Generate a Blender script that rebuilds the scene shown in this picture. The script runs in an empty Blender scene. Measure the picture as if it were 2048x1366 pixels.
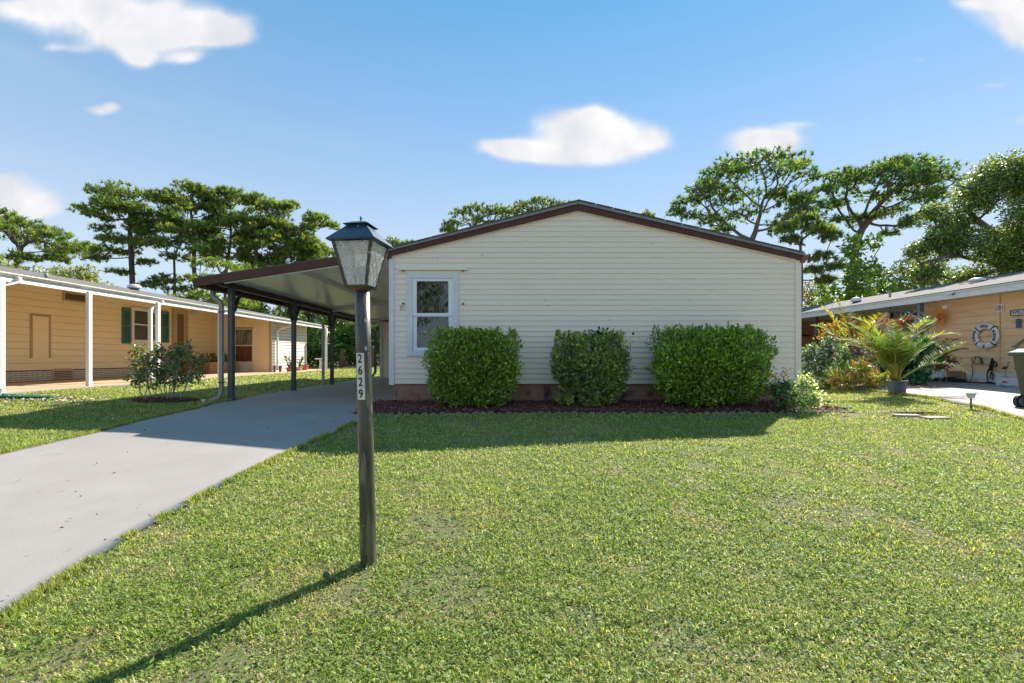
import bpy, math, random
import numpy as np
from mathutils import Vector, Matrix
random.seed(11); rng = np.random.default_rng(11)
S = bpy.context.scene; COL = S.collection

# ---------------------------------------------------------------- camera, sky, sun, exposure
F = 910.0; HX, HY = 1020.0, 713.0; CZ = 1.12
cam = bpy.data.objects.new('camera', bpy.data.cameras.new('camera')); COL.objects.link(cam)
cam.location = (0, 0, CZ); cam.rotation_euler = (math.radians(90), 0, 0)
cam.data.sensor_width = 36; cam.data.lens = 36*F/2048
cam.data.shift_x = (1024-HX)/2048; cam.data.shift_y = (HY-683)/2048
cam.data.clip_start = 0.05; cam.data.clip_end = 2500
S.camera = cam
SUN_EL = math.radians(39); SUN_AZ = math.atan2(.64, .77)
sun_dir = Vector((math.cos(SUN_EL)*math.sin(SUN_AZ), math.cos(SUN_EL)*math.cos(SUN_AZ), math.sin(SUN_EL)))
sl = bpy.data.lights.new('sun', 'SUN'); sl.energy = 3.7; sl.angle = math.radians(.55); sl.color = (1.0, .93, .82)
so = bpy.data.objects.new('sun', sl); COL.objects.link(so)
so.rotation_euler = (-sun_dir).to_track_quat('-Z', 'Y').to_euler()
so.location = (20, 25, 30)
S.view_settings.view_transform = 'Standard'; S.view_settings.look = 'None'
S.view_settings.gamma = 1; S.view_settings.exposure = 1.56
world = bpy.data.worlds.new('World'); S.world = world; world.use_nodes = True

def build_world():
    nt = world.node_tree; nt.nodes.clear(); N = nt.nodes.new; L = nt.links.new
    out = N('ShaderNodeOutputWorld'); bg = N('ShaderNodeBackground'); bg.inputs[1].default_value = .15
    sky = N('ShaderNodeTexSky'); sky.sky_type = 'NISHITA'; sky.sun_disc = False
    sky.sun_elevation = SUN_EL; sky.sun_rotation = SUN_AZ
    sky.altitude = 0; sky.air_density = 1.0; sky.dust_density = .0; sky.ozone_density = 3.0
    tc = N('ShaderNodeTexCoord'); sp = N('ShaderNodeSeparateXYZ'); L(tc.outputs['Generated'], sp.inputs[0])
    def m(op, a, b=None, c=None, clamp=False):
        n = N('ShaderNodeMath'); n.operation = op; n.use_clamp = clamp
        for i, v in enumerate((a, b, c)):
            if v is None: continue
            if isinstance(v, (int, float)): n.inputs[i].default_value = v
            else: L(v, n.inputs[i])
        return n.outputs[0]
    ysafe = m('MAXIMUM', sp.outputs[1], .05)
    u = m('DIVIDE', sp.outputs[0], ysafe); v = m('DIVIDE', sp.outputs[2], ysafe)
    cb = N('ShaderNodeCombineXYZ'); L(u, cb.inputs[0]); L(v, cb.inputs[1])
    nz = N('ShaderNodeTexNoise'); nz.inputs['Scale'].default_value = 5.0; nz.inputs['Detail'].default_value = 5
    nz.inputs['Roughness'].default_value = .5
    L(cb.outputs[0], nz.inputs['Vector'])
    sub = N('ShaderNodeVectorMath'); sub.operation = 'SUBTRACT'; L(nz.outputs['Color'], sub.inputs[0]); sub.inputs[1].default_value = (.5, .5, .5)
    scl = N('ShaderNodeVectorMath'); scl.operation = 'MULTIPLY'; L(sub.outputs[0], scl.inputs[0]); scl.inputs[1].default_value = (.12, .05, 0)
    add = N('ShaderNodeVectorMath'); add.operation = 'ADD'; L(cb.outputs[0], add.inputs[0]); L(scl.outputs[0], add.inputs[1])
    P = add.outputs[0]
    blobs = [(215, 22, 170, 42, 1), (330, 66, 115, 34, 1), (425, 74, 60, 17, .8), (95, 8, 90, 20, .6), (372, 118, 36, 12, .75),
             (288, 108, 26, 22, .8), (420, 45, 60, 20, .6), (128, 92, 52, 10, .45), (205, 215, 38, 12, .7), (228, 205, 14, 9, .5),
             (25, 385, 80, 34, .95), (55, 412, 70, 24, .7), (1165, 262, 82, 44, 1.1), (1250, 272, 66, 32, 1), (1010, 300, 58, 16, .9),
             (1110, 306, 95, 20, 1), (1175, 228, 36, 16, .7), (1308, 277, 22, 16, .6), (1530, 296, 88, 30, .8), (1530, 275, 60, 18, .5),
             (1605, 252, 44, 10, .42), (2015, 25, 68, 44, 1), (1950, 8, 40, 14, .6), (2042, 72, 44, 34, .9), (2046, 238, 22, 14, .5),
             (1838, 121, 22, 7, .3), (1975, 174, 24, 7, .28), (2400, 180, 200, 60, 1), (-300, 150, 170, 50, 1), (500, -160, 200, 60, 1), (1300, -140, 220, 50, .9)]
    tot = None
    for (bx, by, rx, ry, w) in blobs:
        s1 = N('ShaderNodeVectorMath'); s1.operation = 'SUBTRACT'; L(P, s1.inputs[0]); s1.inputs[1].default_value = ((bx-HX)/F, (HY-by)/F, 0)
        s2 = N('ShaderNodeVectorMath'); s2.operation = 'MULTIPLY'; L(s1.outputs[0], s2.inputs[0]); s2.inputs[1].default_value = (F/rx, F/ry, 0)
        d = N('ShaderNodeVectorMath'); d.operation = 'DOT_PRODUCT'; L(s2.outputs[0], d.inputs[0]); L(s2.outputs[0], d.inputs[1])
        e = m('EXPONENT', m('MULTIPLY', d.outputs['Value'], -.8)); e = m('MULTIPLY', e, w)
        tot = e if tot is None else m('ADD', tot, e)
    n2 = N('ShaderNodeTexNoise'); n2.inputs['Scale'].default_value = 11; n2.inputs['Detail'].default_value = 8; L(P, n2.inputs['Vector'])
    tot = m('ADD', tot, m('MULTIPLY', m('SUBTRACT', n2.outputs[0], .5), m('MULTIPLY', tot, 1.5)))
    mr = N('ShaderNodeMapRange'); mr.interpolation_type = 'SMOOTHSTEP'; L(tot, mr.inputs[0]); mr.inputs[1].default_value = .16; mr.inputs[2].default_value = .86
    front = m('GREATER_THAN', sp.outputs[1], .12)
    fac = m('MULTIPLY', mr.outputs[0], front)
    # thin streaks and pale haze low in the sky, all the way round
    mp = N('ShaderNodeMapping'); mp.inputs['Scale'].default_value = (1.6, 1.6, 7); L(tc.outputs['Generated'], mp.inputs[0])
    n3 = N('ShaderNodeTexNoise'); n3.inputs['Scale'].default_value = 1.5; n3.inputs['Detail'].default_value = 5; L(mp.outputs[0], n3.inputs['Vector'])
    st = N('ShaderNodeMapRange'); st.interpolation_type = 'SMOOTHSTEP'; L(n3.outputs[0], st.inputs[0]); st.inputs[1].default_value = .5; st.inputs[2].default_value = .85
    st.inputs[4].default_value = .12
    fac = m('MAXIMUM', fac, st.outputs[0])
    # extra unseen cumulus, added only outside the view to lift the ambient light
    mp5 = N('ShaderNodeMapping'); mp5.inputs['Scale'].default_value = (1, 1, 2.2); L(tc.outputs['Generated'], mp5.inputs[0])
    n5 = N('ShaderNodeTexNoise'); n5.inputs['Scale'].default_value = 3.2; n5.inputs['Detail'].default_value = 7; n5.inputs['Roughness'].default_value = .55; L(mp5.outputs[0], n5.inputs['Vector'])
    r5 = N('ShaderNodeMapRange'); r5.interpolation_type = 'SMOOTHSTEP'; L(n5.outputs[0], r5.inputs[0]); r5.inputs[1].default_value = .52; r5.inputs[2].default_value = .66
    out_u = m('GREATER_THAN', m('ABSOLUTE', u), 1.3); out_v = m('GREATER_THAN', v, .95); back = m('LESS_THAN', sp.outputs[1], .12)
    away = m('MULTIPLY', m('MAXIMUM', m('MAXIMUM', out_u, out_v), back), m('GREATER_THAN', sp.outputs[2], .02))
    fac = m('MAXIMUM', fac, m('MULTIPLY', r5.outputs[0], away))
    hs = N('ShaderNodeHueSaturation'); hs.inputs['Saturation'].default_value = SKY_SAT; hs.inputs['Value'].default_value = 1.0; L(sky.outputs[0], hs.inputs['Color'])
    gm = N('ShaderNodeGamma'); gm.inputs[1].default_value = SKY_GAM; L(hs.outputs[0], gm.inputs[0])
    tint = N('ShaderNodeMix'); tint.data_type = 'RGBA'; tint.blend_type = 'MULTIPLY'; tint.inputs[0].default_value = 1
    L(gm.outputs[0], tint.inputs[6]); tint.inputs[7].default_value = SKY_TINT
    hz = m('MULTIPLY', m('EXPONENT', m('MULTIPLY', m('MAXIMUM', sp.outputs[2], 0.0), -4.0)), 1.9, clamp=True); hz = m('MULTIPLY', hz, .9)
    hm = N('ShaderNodeMix'); hm.data_type = 'RGBA'; L(hz, hm.inputs[0]); L(tint.outputs[2], hm.inputs[6]); hm.inputs[7].default_value = (1.45, 1.82, 2.15, 1)
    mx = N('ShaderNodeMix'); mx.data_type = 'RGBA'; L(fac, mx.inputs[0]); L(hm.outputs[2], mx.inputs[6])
    n4 = N('ShaderNodeTexNoise'); n4.inputs['Scale'].default_value = 6; n4.inputs['Detail'].default_value = 6; L(P, n4.inputs['Vector'])
    r4 = N('ShaderNodeMapRange'); L(n4.outputs[0], r4.inputs[0]); r4.inputs[1].default_value = .38; r4.inputs[2].default_value = .62
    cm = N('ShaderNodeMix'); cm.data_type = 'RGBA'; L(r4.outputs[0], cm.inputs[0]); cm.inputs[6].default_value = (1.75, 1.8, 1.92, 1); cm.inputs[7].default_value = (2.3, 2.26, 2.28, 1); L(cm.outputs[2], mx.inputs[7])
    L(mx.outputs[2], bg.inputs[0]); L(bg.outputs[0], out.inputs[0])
SKY_SAT, SKY_GAM, SKY_TINT = 1.4, .5, (.97, .76, .87, 1)
build_world()

# ---------------------------------------------------------------- terrain and pixel helpers
def sst(t): t = np.clip(t, 0, 1); return t*t*(3-2*t)
def G(x, y):
    x = np.asarray(x, float); y = np.asarray(y, float)
    g1 = .27*np.power(np.clip((y-1.7)/6.45, 0, 1), .75)
    side = sst((np.abs(x)-5.6)/4)*sst((y-6)/4)
    far = sst((y-19)/6)
    return g1+.12*np.maximum(side, far)
def g(x, y): return float(G(x, y))
def at(px, py, D): return Vector(((px-HX)/F*D, D, CZ+(HY-py)/F*D))
def ga(px, py):
    t = (py-HY)/F; D = .9/t
    for _ in range(60):
        D = .5*D+.5*(CZ-g((px-HX)/F*D, D))/t
    return ((px-HX)/F*D, D)

_H = np.random.default_rng(5).random((256, 256))
def vnoise(x, y, s=1.0, o=4):
    x = np.asarray(x, float)*s+37.3; y = np.asarray(y, float)*s+91.7; r = np.zeros(np.broadcast(x, y).shape); a = .5; t = 0
    for i in range(o):
        xi = np.floor(x).astype(int); yi = np.floor(y).astype(int); fx = sst(x-xi); fy = sst(y-yi)
        h = lambda i_, j_: _H[i_ & 255, j_ & 255]
        r = r+a*((h(xi, yi)*(1-fx)+h(xi+1, yi)*fx)*(1-fy)+(h(xi, yi+1)*(1-fx)+h(xi+1, yi+1)*fx)*fy)
        t += a; a *= .5; x = x*2.03+11; y = y*2.03+7
    return r/t

# ---------------------------------------------------------------- materials
MATS = {}
def mat(name, c1, c2=None, scale=6, rough=.6, metal=0, bump=0, bscale=None, detail=4, spec=.5, lo=.35, hi=.65, spots=None, coat=0, stretch=None):
    if name in MATS: return MATS[name]
    m = bpy.data.materials.new(name); m.use_nodes = True; nt = m.node_tree; N = nt.nodes.new; L = nt.links.new
    b = nt.nodes['Principled BSDF']; b.inputs['Roughness'].default_value = rough; b.inputs['Metallic'].default_value = metal
    b.inputs['Specular IOR Level'].default_value = spec; b.inputs['Coat Weight'].default_value = coat
    b.inputs['Base Color'].default_value = (*c1, 1)
    tc = N('ShaderNodeTexCoord'); src = tc.outputs['Object']
    if stretch:
        mp = N('ShaderNodeMapping'); mp.inputs['Scale'].default_value = stretch; L(src, mp.inputs[0]); src = mp.outputs[0]
    col = None
    if c2 is not None:
        n = N('ShaderNodeTexNoise'); n.inputs['Scale'].default_value = scale; n.inputs['Detail'].default_value = detail; n.inputs['Roughness'].default_value = .6
        L(src, n.inputs['Vector'])
        mr = N('ShaderNodeMapRange'); L(n.outputs[0], mr.inputs[0]); mr.inputs[1].default_value = lo; mr.inputs[2].default_value = hi
        mx = N('ShaderNodeMix'); mx.data_type = 'RGBA'; L(mr.outputs[0], mx.inputs[0]); mx.inputs[6].default_value = (*c1, 1); mx.inputs[7].default_value = (*c2, 1)
        col = mx.outputs[2]
    for (sc, th, wd, cc) in (spots or []):
        n = N('ShaderNodeTexNoise'); n.inputs['Scale'].default_value = sc; n.inputs['Detail'].default_value = 3; L(src, n.inputs['Vector'])
        mr = N('ShaderNodeMapRange'); L(n.outputs[0], mr.inputs[0]); mr.inputs[1].default_value = th; mr.inputs[2].default_value = th+wd
        mx = N('ShaderNodeMix'); mx.data_type = 'RGBA'; L(mr.outputs[0], mx.inputs[0]); mx.inputs[7].default_value = (*cc, 1)
        if col is None: mx.inputs[6].default_value = (*c1, 1)
        else: L(col, mx.inputs[6])
        col = mx.outputs[2]
    if col is not None: L(col, b.inputs['Base Color'])
    if bump:
        n = N('ShaderNodeTexNoise'); n.inputs['Scale'].default_value = bscale or scale*4; n.inputs['Detail'].default_value = 5; L(src, n.inputs['Vector'])
        bp = N('ShaderNodeBump'); bp.inputs['Strength'].default_value = bump; bp.inputs['Distance'].default_value = .01
        L(n.outputs[0], bp.inputs['Height']); L(bp.outputs[0], b.inputs['Normal'])
    MATS[name] = m; return m
def leafmat(name, transl=.45, rough=.45, gain=1.0, spec=.4, tcol=(1.25, 1.15, .55)):
    if name in MATS: return MATS[name]
    m = bpy.data.materials.new(name); m.use_nodes = True; nt = m.node_tree; N = nt.nodes.new; L = nt.links.new
    b = nt.nodes['Principled BSDF']; b.inputs['Roughness'].default_value = rough; b.inputs['Specular IOR Level'].default_value = spec
    a = N('ShaderNodeAttribute'); a.attribute_name = 'Col'
    L(a.outputs['Color'], b.inputs['Base Color'])
    t = N('ShaderNodeBsdfTranslucent'); mu = N('ShaderNodeMix'); mu.data_type = 'RGBA'; mu.blend_type = 'MULTIPLY'; mu.inputs[0].default_value = 1
    L(a.outputs['Color'], mu.inputs[6]); mu.inputs[7].default_value = (*[k*gain for k in tcol], 1); L(mu.outputs[2], t.inputs[0])
    mx = N('ShaderNodeMixShader'); mx.inputs[0].default_value = transl; L(b.outputs[0], mx.inputs[1]); L(t.outputs[0], mx.inputs[2])
    L(mx.outputs[0], nt.nodes['Material Output'].inputs[0]); MATS[name] = m; return m
def glassmat(name, tint=(.9, .95, .95), alpha=.35, rough=.05, bump=0, bscale=40):
    m = bpy.data.materials.new(name); m.use_nodes = True; nt = m.node_tree; N = nt.nodes.new; L = nt.links.new
    nt.nodes.remove(nt.nodes['Principled BSDF'])
    gl = N('ShaderNodeBsdfGlossy'); gl.inputs['Roughness'].default_value = rough; tr = N('ShaderNodeBsdfTransparent'); tr.inputs[0].default_value = (*tint, 1)
    fr = N('ShaderNodeFresnel'); fr.inputs[0].default_value = 1.5
    mm = N('ShaderNodeMath'); mm.operation = 'MULTIPLY_ADD'; L(fr.outputs[0], mm.inputs[0]); mm.inputs[1].default_value = 1; mm.inputs[2].default_value = alpha
    mx = N('ShaderNodeMixShader'); L(mm.outputs[0], mx.inputs[0]); L(tr.outputs[0], mx.inputs[1]); L(gl.outputs[0], mx.inputs[2])
    if bump:
        tc = N('ShaderNodeTexCoord'); n = N('ShaderNodeTexNoise'); n.inputs['Scale'].default_value = bscale; L(tc.outputs['Object'], n.inputs['Vector'])
        bp = N('ShaderNodeBump'); bp.inputs['Strength'].default_value = bump; bp.inputs['Distance'].default_value = .01; L(n.outputs[0], bp.inputs['Height']); L(bp.outputs[0], gl.inputs['Normal'])
    L(mx.outputs[0], nt.nodes['Material Output'].inputs[0]); MATS[name] = m; return m

# ---------------------------------------------------------------- object helpers
ORG = {}
def link(o, parent=None, world=None):
    COL.objects.link(o)
    if parent is not None: o.parent = parent
    ORG[o.name] = world if world is not None else (ORG[parent.name] if parent is not None else Vector((0, 0, 0)))
    return o
def tag(o, label=None, cat=None, group=None, kind=None):
    if label: o['label'] = label
    if cat: o['category'] = cat
    if group: o['group'] = group
    if kind: o['kind'] = kind
    return o
def thing(name, label, cat, loc, group=None):
    o = bpy.data.objects.new(name, None); o.location = loc; o.empty_display_size = .2
    link(o, None, Vector(loc)); return tag(o, label, cat, group)
class MB:
    def __init__(s): s.v = []; s.f = []
    def add(s, vs, fs):
        k = len(s.v); s.v += [tuple(p) for p in vs]; s.f += [tuple(i+k for i in f) for f in fs]; return s
    def hexa(s, p): return s.add(p, [(0, 3, 2, 1), (4, 5, 6, 7), (0, 1, 5, 4), (1, 2, 6, 5), (2, 3, 7, 6), (3, 0, 4, 7)])
    def box(s, x0, x1, y0, y1, z0, z1):
        return s.hexa([(x0, y0, z0), (x1, y0, z0), (x1, y1, z0), (x0, y1, z0), (x0, y0, z1), (x1, y0, z1), (x1, y1, z1), (x0, y1, z1)])
    def obox(s, c, hx, hy, hz, rot=0, tilt=0, roll=0):
        R = Matrix.Rotation(rot, 3, 'Z') @ Matrix.Rotation(tilt, 3, 'X') @ Matrix.Rotation(roll, 3, 'Y')
        return s.hexa([Vector(c)+R @ Vector((a*hx, b*hy, d*hz)) for d in (-1, 1) for (a, b) in ((-1, -1), (1, -1), (1, 1), (-1, 1))])
    def prism(s, poly, axis, a, b):
        n = len(poly)
        def mk(p, t): return {'x': (t, p[0], p[1]), 'y': (p[0], t, p[1]), 'z': (p[0], p[1], t)}[axis]
        return s.add([mk(p, a) for p in poly]+[mk(p, b) for p in poly], [tuple(range(n))[::-1], tuple(range(n, 2*n))]+[(i, (i+1) % n, n+(i+1) % n, n+i) for i in range(n)])
    def tube(s, pts, r, n=8, cap=True, flat=1.0):
        pts = [Vector(p) for p in pts]; k = len(s.v); m = len(pts); up = Vector((0, 0, 1)); prev = None
        for i, p in enumerate(pts):
            d = (pts[min(i+1, m-1)]-pts[max(i-1, 0)]).normalized()
            if prev is None: a = d.cross(up) if abs(d.z) < .95 else d.cross(Vector((0, 1, 0)))
            else: a = prev-d*prev.dot(d)
            a.normalize(); prev = a; b = d.cross(a); rr = r[i] if isinstance(r, (list, tuple)) else r
            for j in range(n):
                t = 2*math.pi*j/n; s.v.append(tuple(p+a*math.cos(t)*rr+b*math.sin(t)*rr*flat))
        for i in range(m-1):
            for j in range(n): s.f.append((k+i*n+j, k+i*n+(j+1) % n, k+(i+1)*n+(j+1) % n, k+(i+1)*n+j))
        if cap: s.f.append(tuple(k+j for j in range(n))[::-1]); s.f.append(tuple(k+(m-1)*n+j for j in range(n)))
        return s
    def rtube(s, pts, hw, hd):   # rectangular pipe along a path; width is taken along world Y
        pts = [Vector(p) for p in pts]; k = len(s.v); m = len(pts)
        for i, p in enumerate(pts):
            d = (pts[min(i+1, m-1)]-pts[max(i-1, 0)]).normalized(); a = Vector((0, 1, 0)); b = d.cross(a).normalized()
            for (u, w) in ((-1, -1), (1, -1), (1, 1), (-1, 1)): s.v.append(tuple(p+a*u*hd+b*w*hw))
        for i in range(m-1):
            for j in range(4): s.f.append((k+i*4+j, k+i*4+(j+1) % 4, k+(i+1)*4+(j+1) % 4, k+(i+1)*4+j))
        s.f.append((k+3, k+2, k+1, k)); s.f.append(tuple(k+(m-1)*4+j for j in range(4))); return s
    def lathe(s, prof, c=(0, 0, 0), n=16, sx=1, sy=1):
        k = len(s.v); m = len(prof)
        for (r, z) in prof:
            for j in range(n): t = 2*math.pi*j/n; s.v.append((c[0]+r*math.cos(t)*sx, c[1]+r*math.sin(t)*sy, c[2]+z))
        for i in range(m-1):
            for j in range(n): s.f.append((k+i*n+j, k+i*n+(j+1) % n, k+(i+1)*n+(j+1) % n, k+(i+1)*n+j))
        s.f.append(tuple(k+j for j in range(n))[::-1]); s.f.append(tuple(k+(m-1)*n+j for j in range(n))); return s
    def frust(s, c, s0, z0, s1, z1, rot):
        def cr(h, z): return [Vector((c[0], c[1], 0))+Matrix.Rotation(rot, 3, 'Z') @ Vector((a*h/2, b*h/2, 0))+Vector((0, 0, z)) for (a, b) in ((-1, -1), (1, -1), (1, 1), (-1, 1))]
        return s.hexa(cr(s0, z0)+cr(s1, z1))
def obj(name, mb, m, parent=None, smooth=False, bevel=0, label=None, local=False):
    me = bpy.data.meshes.new(name); o = bpy.data.objects.new(name, me); link(o, parent)
    off = ORG[o.name] if not local else Vector((0, 0, 0))
    me.from_pydata([(a-off.x, b-off.y, c-off.z) for (a, b, c) in mb.v], [], mb.f); me.materials.append(m)
    if smooth: me.shade_smooth()
    if bevel:
        bv = o.modifiers.new('bevel', 'BEVEL'); bv.width = bevel; bv.segments = 2; bv.limit_method = 'ANGLE'
    if label: o['label'] = label
    return o
def inst(name, me, loc, parent, rz=0, scale=None):
    o = bpy.data.objects.new(name, me); link(o, parent); o.location = Vector(loc)-ORG[parent.name]; o.rotation_euler.z = rz
    if scale: o.scale = scale
    return o
def mesh_of(name, mb, m):
    me = bpy.data.meshes.new(name); me.from_pydata(mb.v, [], mb.f); me.materials.append(m); return me
def npobj(name, V, Fc, m, parent=None, cols=None, smooth=False):
    me = bpy.data.meshes.new(name); o = bpy.data.objects.new(name, me); link(o, parent); off = ORG[o.name]
    V = np.asarray(V, np.float32)-np.array(off, np.float32); Fc = np.asarray(Fc, np.int32); k = Fc.shape[1]
    me.vertices.add(len(V)); me.vertices.foreach_set('co', V.ravel())
    me.loops.add(Fc.size); me.loops.foreach_set('vertex_index', Fc.ravel())
    me.polygons.add(len(Fc)); me.polygons.foreach_set('loop_start', np.arange(0, Fc.size, k, dtype=np.int32))
    me.polygons.foreach_set('loop_total', np.full(len(Fc), k, np.int32))
    if smooth: me.polygons.foreach_set('use_smooth', np.ones(len(Fc), bool))
    if cols is not None:
        ca = me.color_attributes.new('Col', 'FLOAT_COLOR', 'POINT'); cc = np.ones((len(V), 4), np.float32); cc[:, :3] = cols; ca.data.foreach_set('color', cc.ravel())
    me.update(calc_edges=True); me.materials.append(m); return o
def text_mesh(body, size, m, name, parent, loc, rot, sx=1, ext=.001, weight=0):
    cu = bpy.data.curves.new(name, 'FONT'); cu.body = body; cu.size = size; cu.align_x = 'CENTER'; cu.align_y = 'CENTER'; cu.extrude = ext; cu.offset = weight; cu.resolution_u = 3
    t = bpy.data.objects.new(name, cu); COL.objects.link(t); dg = bpy.context.evaluated_depsgraph_get(); dg.update()
    me = bpy.data.meshes.new_from_object(t.evaluated_get(dg)); COL.objects.unlink(t); bpy.data.objects.remove(t)
    me.materials.clear(); me.materials.append(m); o = bpy.data.objects.new(name, me); link(o, parent)
    o.location = Vector(loc)-(ORG[parent.name] if parent else Vector((0, 0, 0))); o.rotation_euler = rot; o.scale = (sx, 1, 1); return o

# ---------------------------------------------------------------- foliage tools (numpy)
def unit(v): return v/np.maximum(np.linalg.norm(v, axis=-1, keepdims=True), 1e-9)
def rdir(n, r=rng): return unit(r.normal(size=(n, 3)))
def leaves(P, Dv, L, W, side=None, fold=0):
    n = len(P); L = np.broadcast_to(L, (n,))[:, None]; W = np.broadcast_to(W, (n,))[:, None]
    s = unit(np.cross(Dv, rdir(n) if side is None else side)); up = np.cross(s, Dv)
    V = np.stack([P, P+Dv*L*.45+s*W*.5-up*L*fold, P+Dv*L, P+Dv*L*.45-s*W*.5-up*L*fold], 1).reshape(-1, 3)
    k = np.arange(n)[:, None]*4
    return V, k+np.array([[0, 1, 2, 3]])
def needles(P, Dv, L, W):
    n = len(P); L = np.broadcast_to(L, (n,))[:, None]; W = np.broadcast_to(W, (n,))[:, None]; s = unit(np.cross(Dv, rdir(n)))
    V = np.stack([P+s*W*.5, P-s*W*.5, P+Dv*L], 1).reshape(-1, 3); return V, np.arange(n)[:, None]*3+np.array([[0, 1, 2]])
def segs(A, B, ra, rb, n=5):
    d = unit(B-A); ref = np.where(np.abs(d[:, 2:3]) > .9, np.array([[0, 1., 0]]), np.array([[0, 0, 1.]])); a = unit(np.cross(d, ref)); b = np.cross(d, a)
    t = np.arange(n)*2*math.pi/n; ring = a[:, None]*np.cos(t)[None, :, None]+b[:, None]*np.sin(t)[None, :, None]
    V = np.concatenate([A[:, None]+ring*ra[:, None, None], B[:, None]+ring*rb[:, None, None]], 1).reshape(-1, 3)
    j = np.arange(n); q = np.stack([j, (j+1) % n, n+(j+1) % n, n+j], 1); Fc = (np.arange(len(A))[:, None, None]*2*n+q[None]).reshape(-1, 4); return V, Fc
def grow(start, att, step, kill, iters=90, infl=1e9, r=rng, jit=.12, taper=None):
    nodes = [np.array(p, float) for p in start[0]]; par = list(start[1]); att = np.array(att); m = len(att)
    nd = np.array(nodes); D = np.linalg.norm(att[:, None]-nd[None], axis=2); best = D.argmin(1); bd = D.min(1); alive = bd > kill
    for it in range(iters):
        idx = np.where(alive & (bd < infl))[0]
        if len(idx) == 0: break
        N = np.array(nodes); acc = {}
        dirs = unit(att[idx]-N[best[idx]])
        sums = np.zeros((len(nodes), 3)); cnt = np.zeros(len(nodes)); np.add.at(sums, best[idx], dirs); np.add.at(cnt, best[idx], 1)
        gi = np.where(cnt > 0)[0]; dv = unit(sums[gi]+r.normal(size=(len(gi), 3))*jit*cnt[gi][:, None]); new = N[gi]+dv*step
        k0 = len(nodes); nodes += list(new); par += list(gi)
        D = np.linalg.norm(att[:, None]-new[None], axis=2); j = D.argmin(1); dm = D.min(1); b = dm < bd
        best[b] = k0+j[b]; bd[b] = dm[b]; alive &= bd > kill
    return np.array(nodes), np.array(par)
def branch_radii(par, rtip, rbase, e=2.2):
    n = len(par); acc = np.zeros(n); child = np.zeros(n, int)
    for i in range(n):
        if par[i] >= 0: child[par[i]] += 1
    acc[child == 0] = 1
    for i in range(n-1, -1, -1):
        if par[i] >= 0: acc[par[i]] += acc[i]
    return rtip+(rbase-rtip)*np.power(acc/acc.max(), 1/e), child
# ---------------------------------------------------------------- palette
M_side = mat('cream_siding', (.88, .76, .65), (.84, .72, .605), 3, .55, bump=.05, bscale=30, stretch=(1, 1, 6), spots=[(2.1, .62, .1, (.79, .69, .555))])
M_trim = mat('white_trim', (.70, .71, .72), (.64, .65, .66), 5, .45)
M_brown = mat('brown_fascia', (.115, .052, .045), (.09, .042, .037), 4, .7, spec=.2)
M_found = mat('painted_foundation', (.29, .14, .11), (.35, .21, .16), 2.5, .9, bump=.3, bscale=40, spots=[(3.2, .58, .12, (.085, .055, .05))])
M_shing = mat('grey_shingles', (.15, .14, .135), (.085, .08, .08), 9, .95, bump=.9, bscale=25, detail=8, spots=[(3.5, .55, .1, (.20, .17, .145)), (14, .62, .06, (.27, .24, .21))])
M_conc = mat('concrete', (.305, .278, .262), (.268, .243, .228), 1.2, .78, bump=.12, bscale=90, detail=8, spots=[(.55, .55, .25, (.335, .32, .30)), (2.2, .60, .15, (.265, .248, .225)), (5.5, .68, .05, (.24, .215, .185)), (26, .72, .03, (.16, .135, .11))])
M_dark = mat('dark_paint_metal', (.055, .058, .066), (.085, .088, .10), 8, .38, spec=.5)
M_panel = mat('white_roof_panel', (.90, .90, .87), (.87, .87, .84), 1.5, .34, coat=.15, bump=.06, bscale=4, stretch=(.5, 3, 1))
M_grey = mat('grey_downspout', (.30, .31, .31), (.25, .26, .26), 6, .45)
M_yel = mat('tan_yellow_siding', (.89, .69, .41), (.85, .65, .38), 2, .6, stretch=(1, 1, 4), spots=[(1.3, .58, .2, (.82, .62, .36))])
M_wht = mat('white_vinyl', (.70, .69, .65), (.64, .63, .59), 3, .5)
M_teal = mat('teal_shutter', (.03, .125, .125), (.04, .15, .145), 6, .5)
M_tansl = mat('painted_patio', (.52, .36, .23), (.48, .33, .21), 2, .8)
M_brick = mat('cream_brick', (.68, .60, .45), (.58, .50, .37), 9, .85, bump=.3, bscale=60)
M_mort = mat('mortar', (.10, .085, .065), None, rough=.95)
M_black = mat('black_void', (.012, .012, .013), None, rough=.7)
M_ora = mat('orange_tan_siding', (.80, .52, .29), (.76, .49, .27), 2, .6, stretch=(1, 1, 4), spots=[(1.5, .57, .15, (.60, .38, .20))])
M_blk = mat('white_block', (.66, .67, .68), (.58, .59, .60), 6, .85, bump=.25, bscale=50)
M_lawn = mat('lawn_soil', (.14, .15, .045), (.07, .075, .03), 45, .95, detail=8, bump=.9, bscale=150, spots=[(1.1, .56, .12, (.17, .13, .07)), (90, .55, .1, (.24, .20, .10))])
M_mulch = mat('mulch', (.10, .035, .028), (.055, .022, .02), 30, .95, bump=.6, bscale=70)

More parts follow.
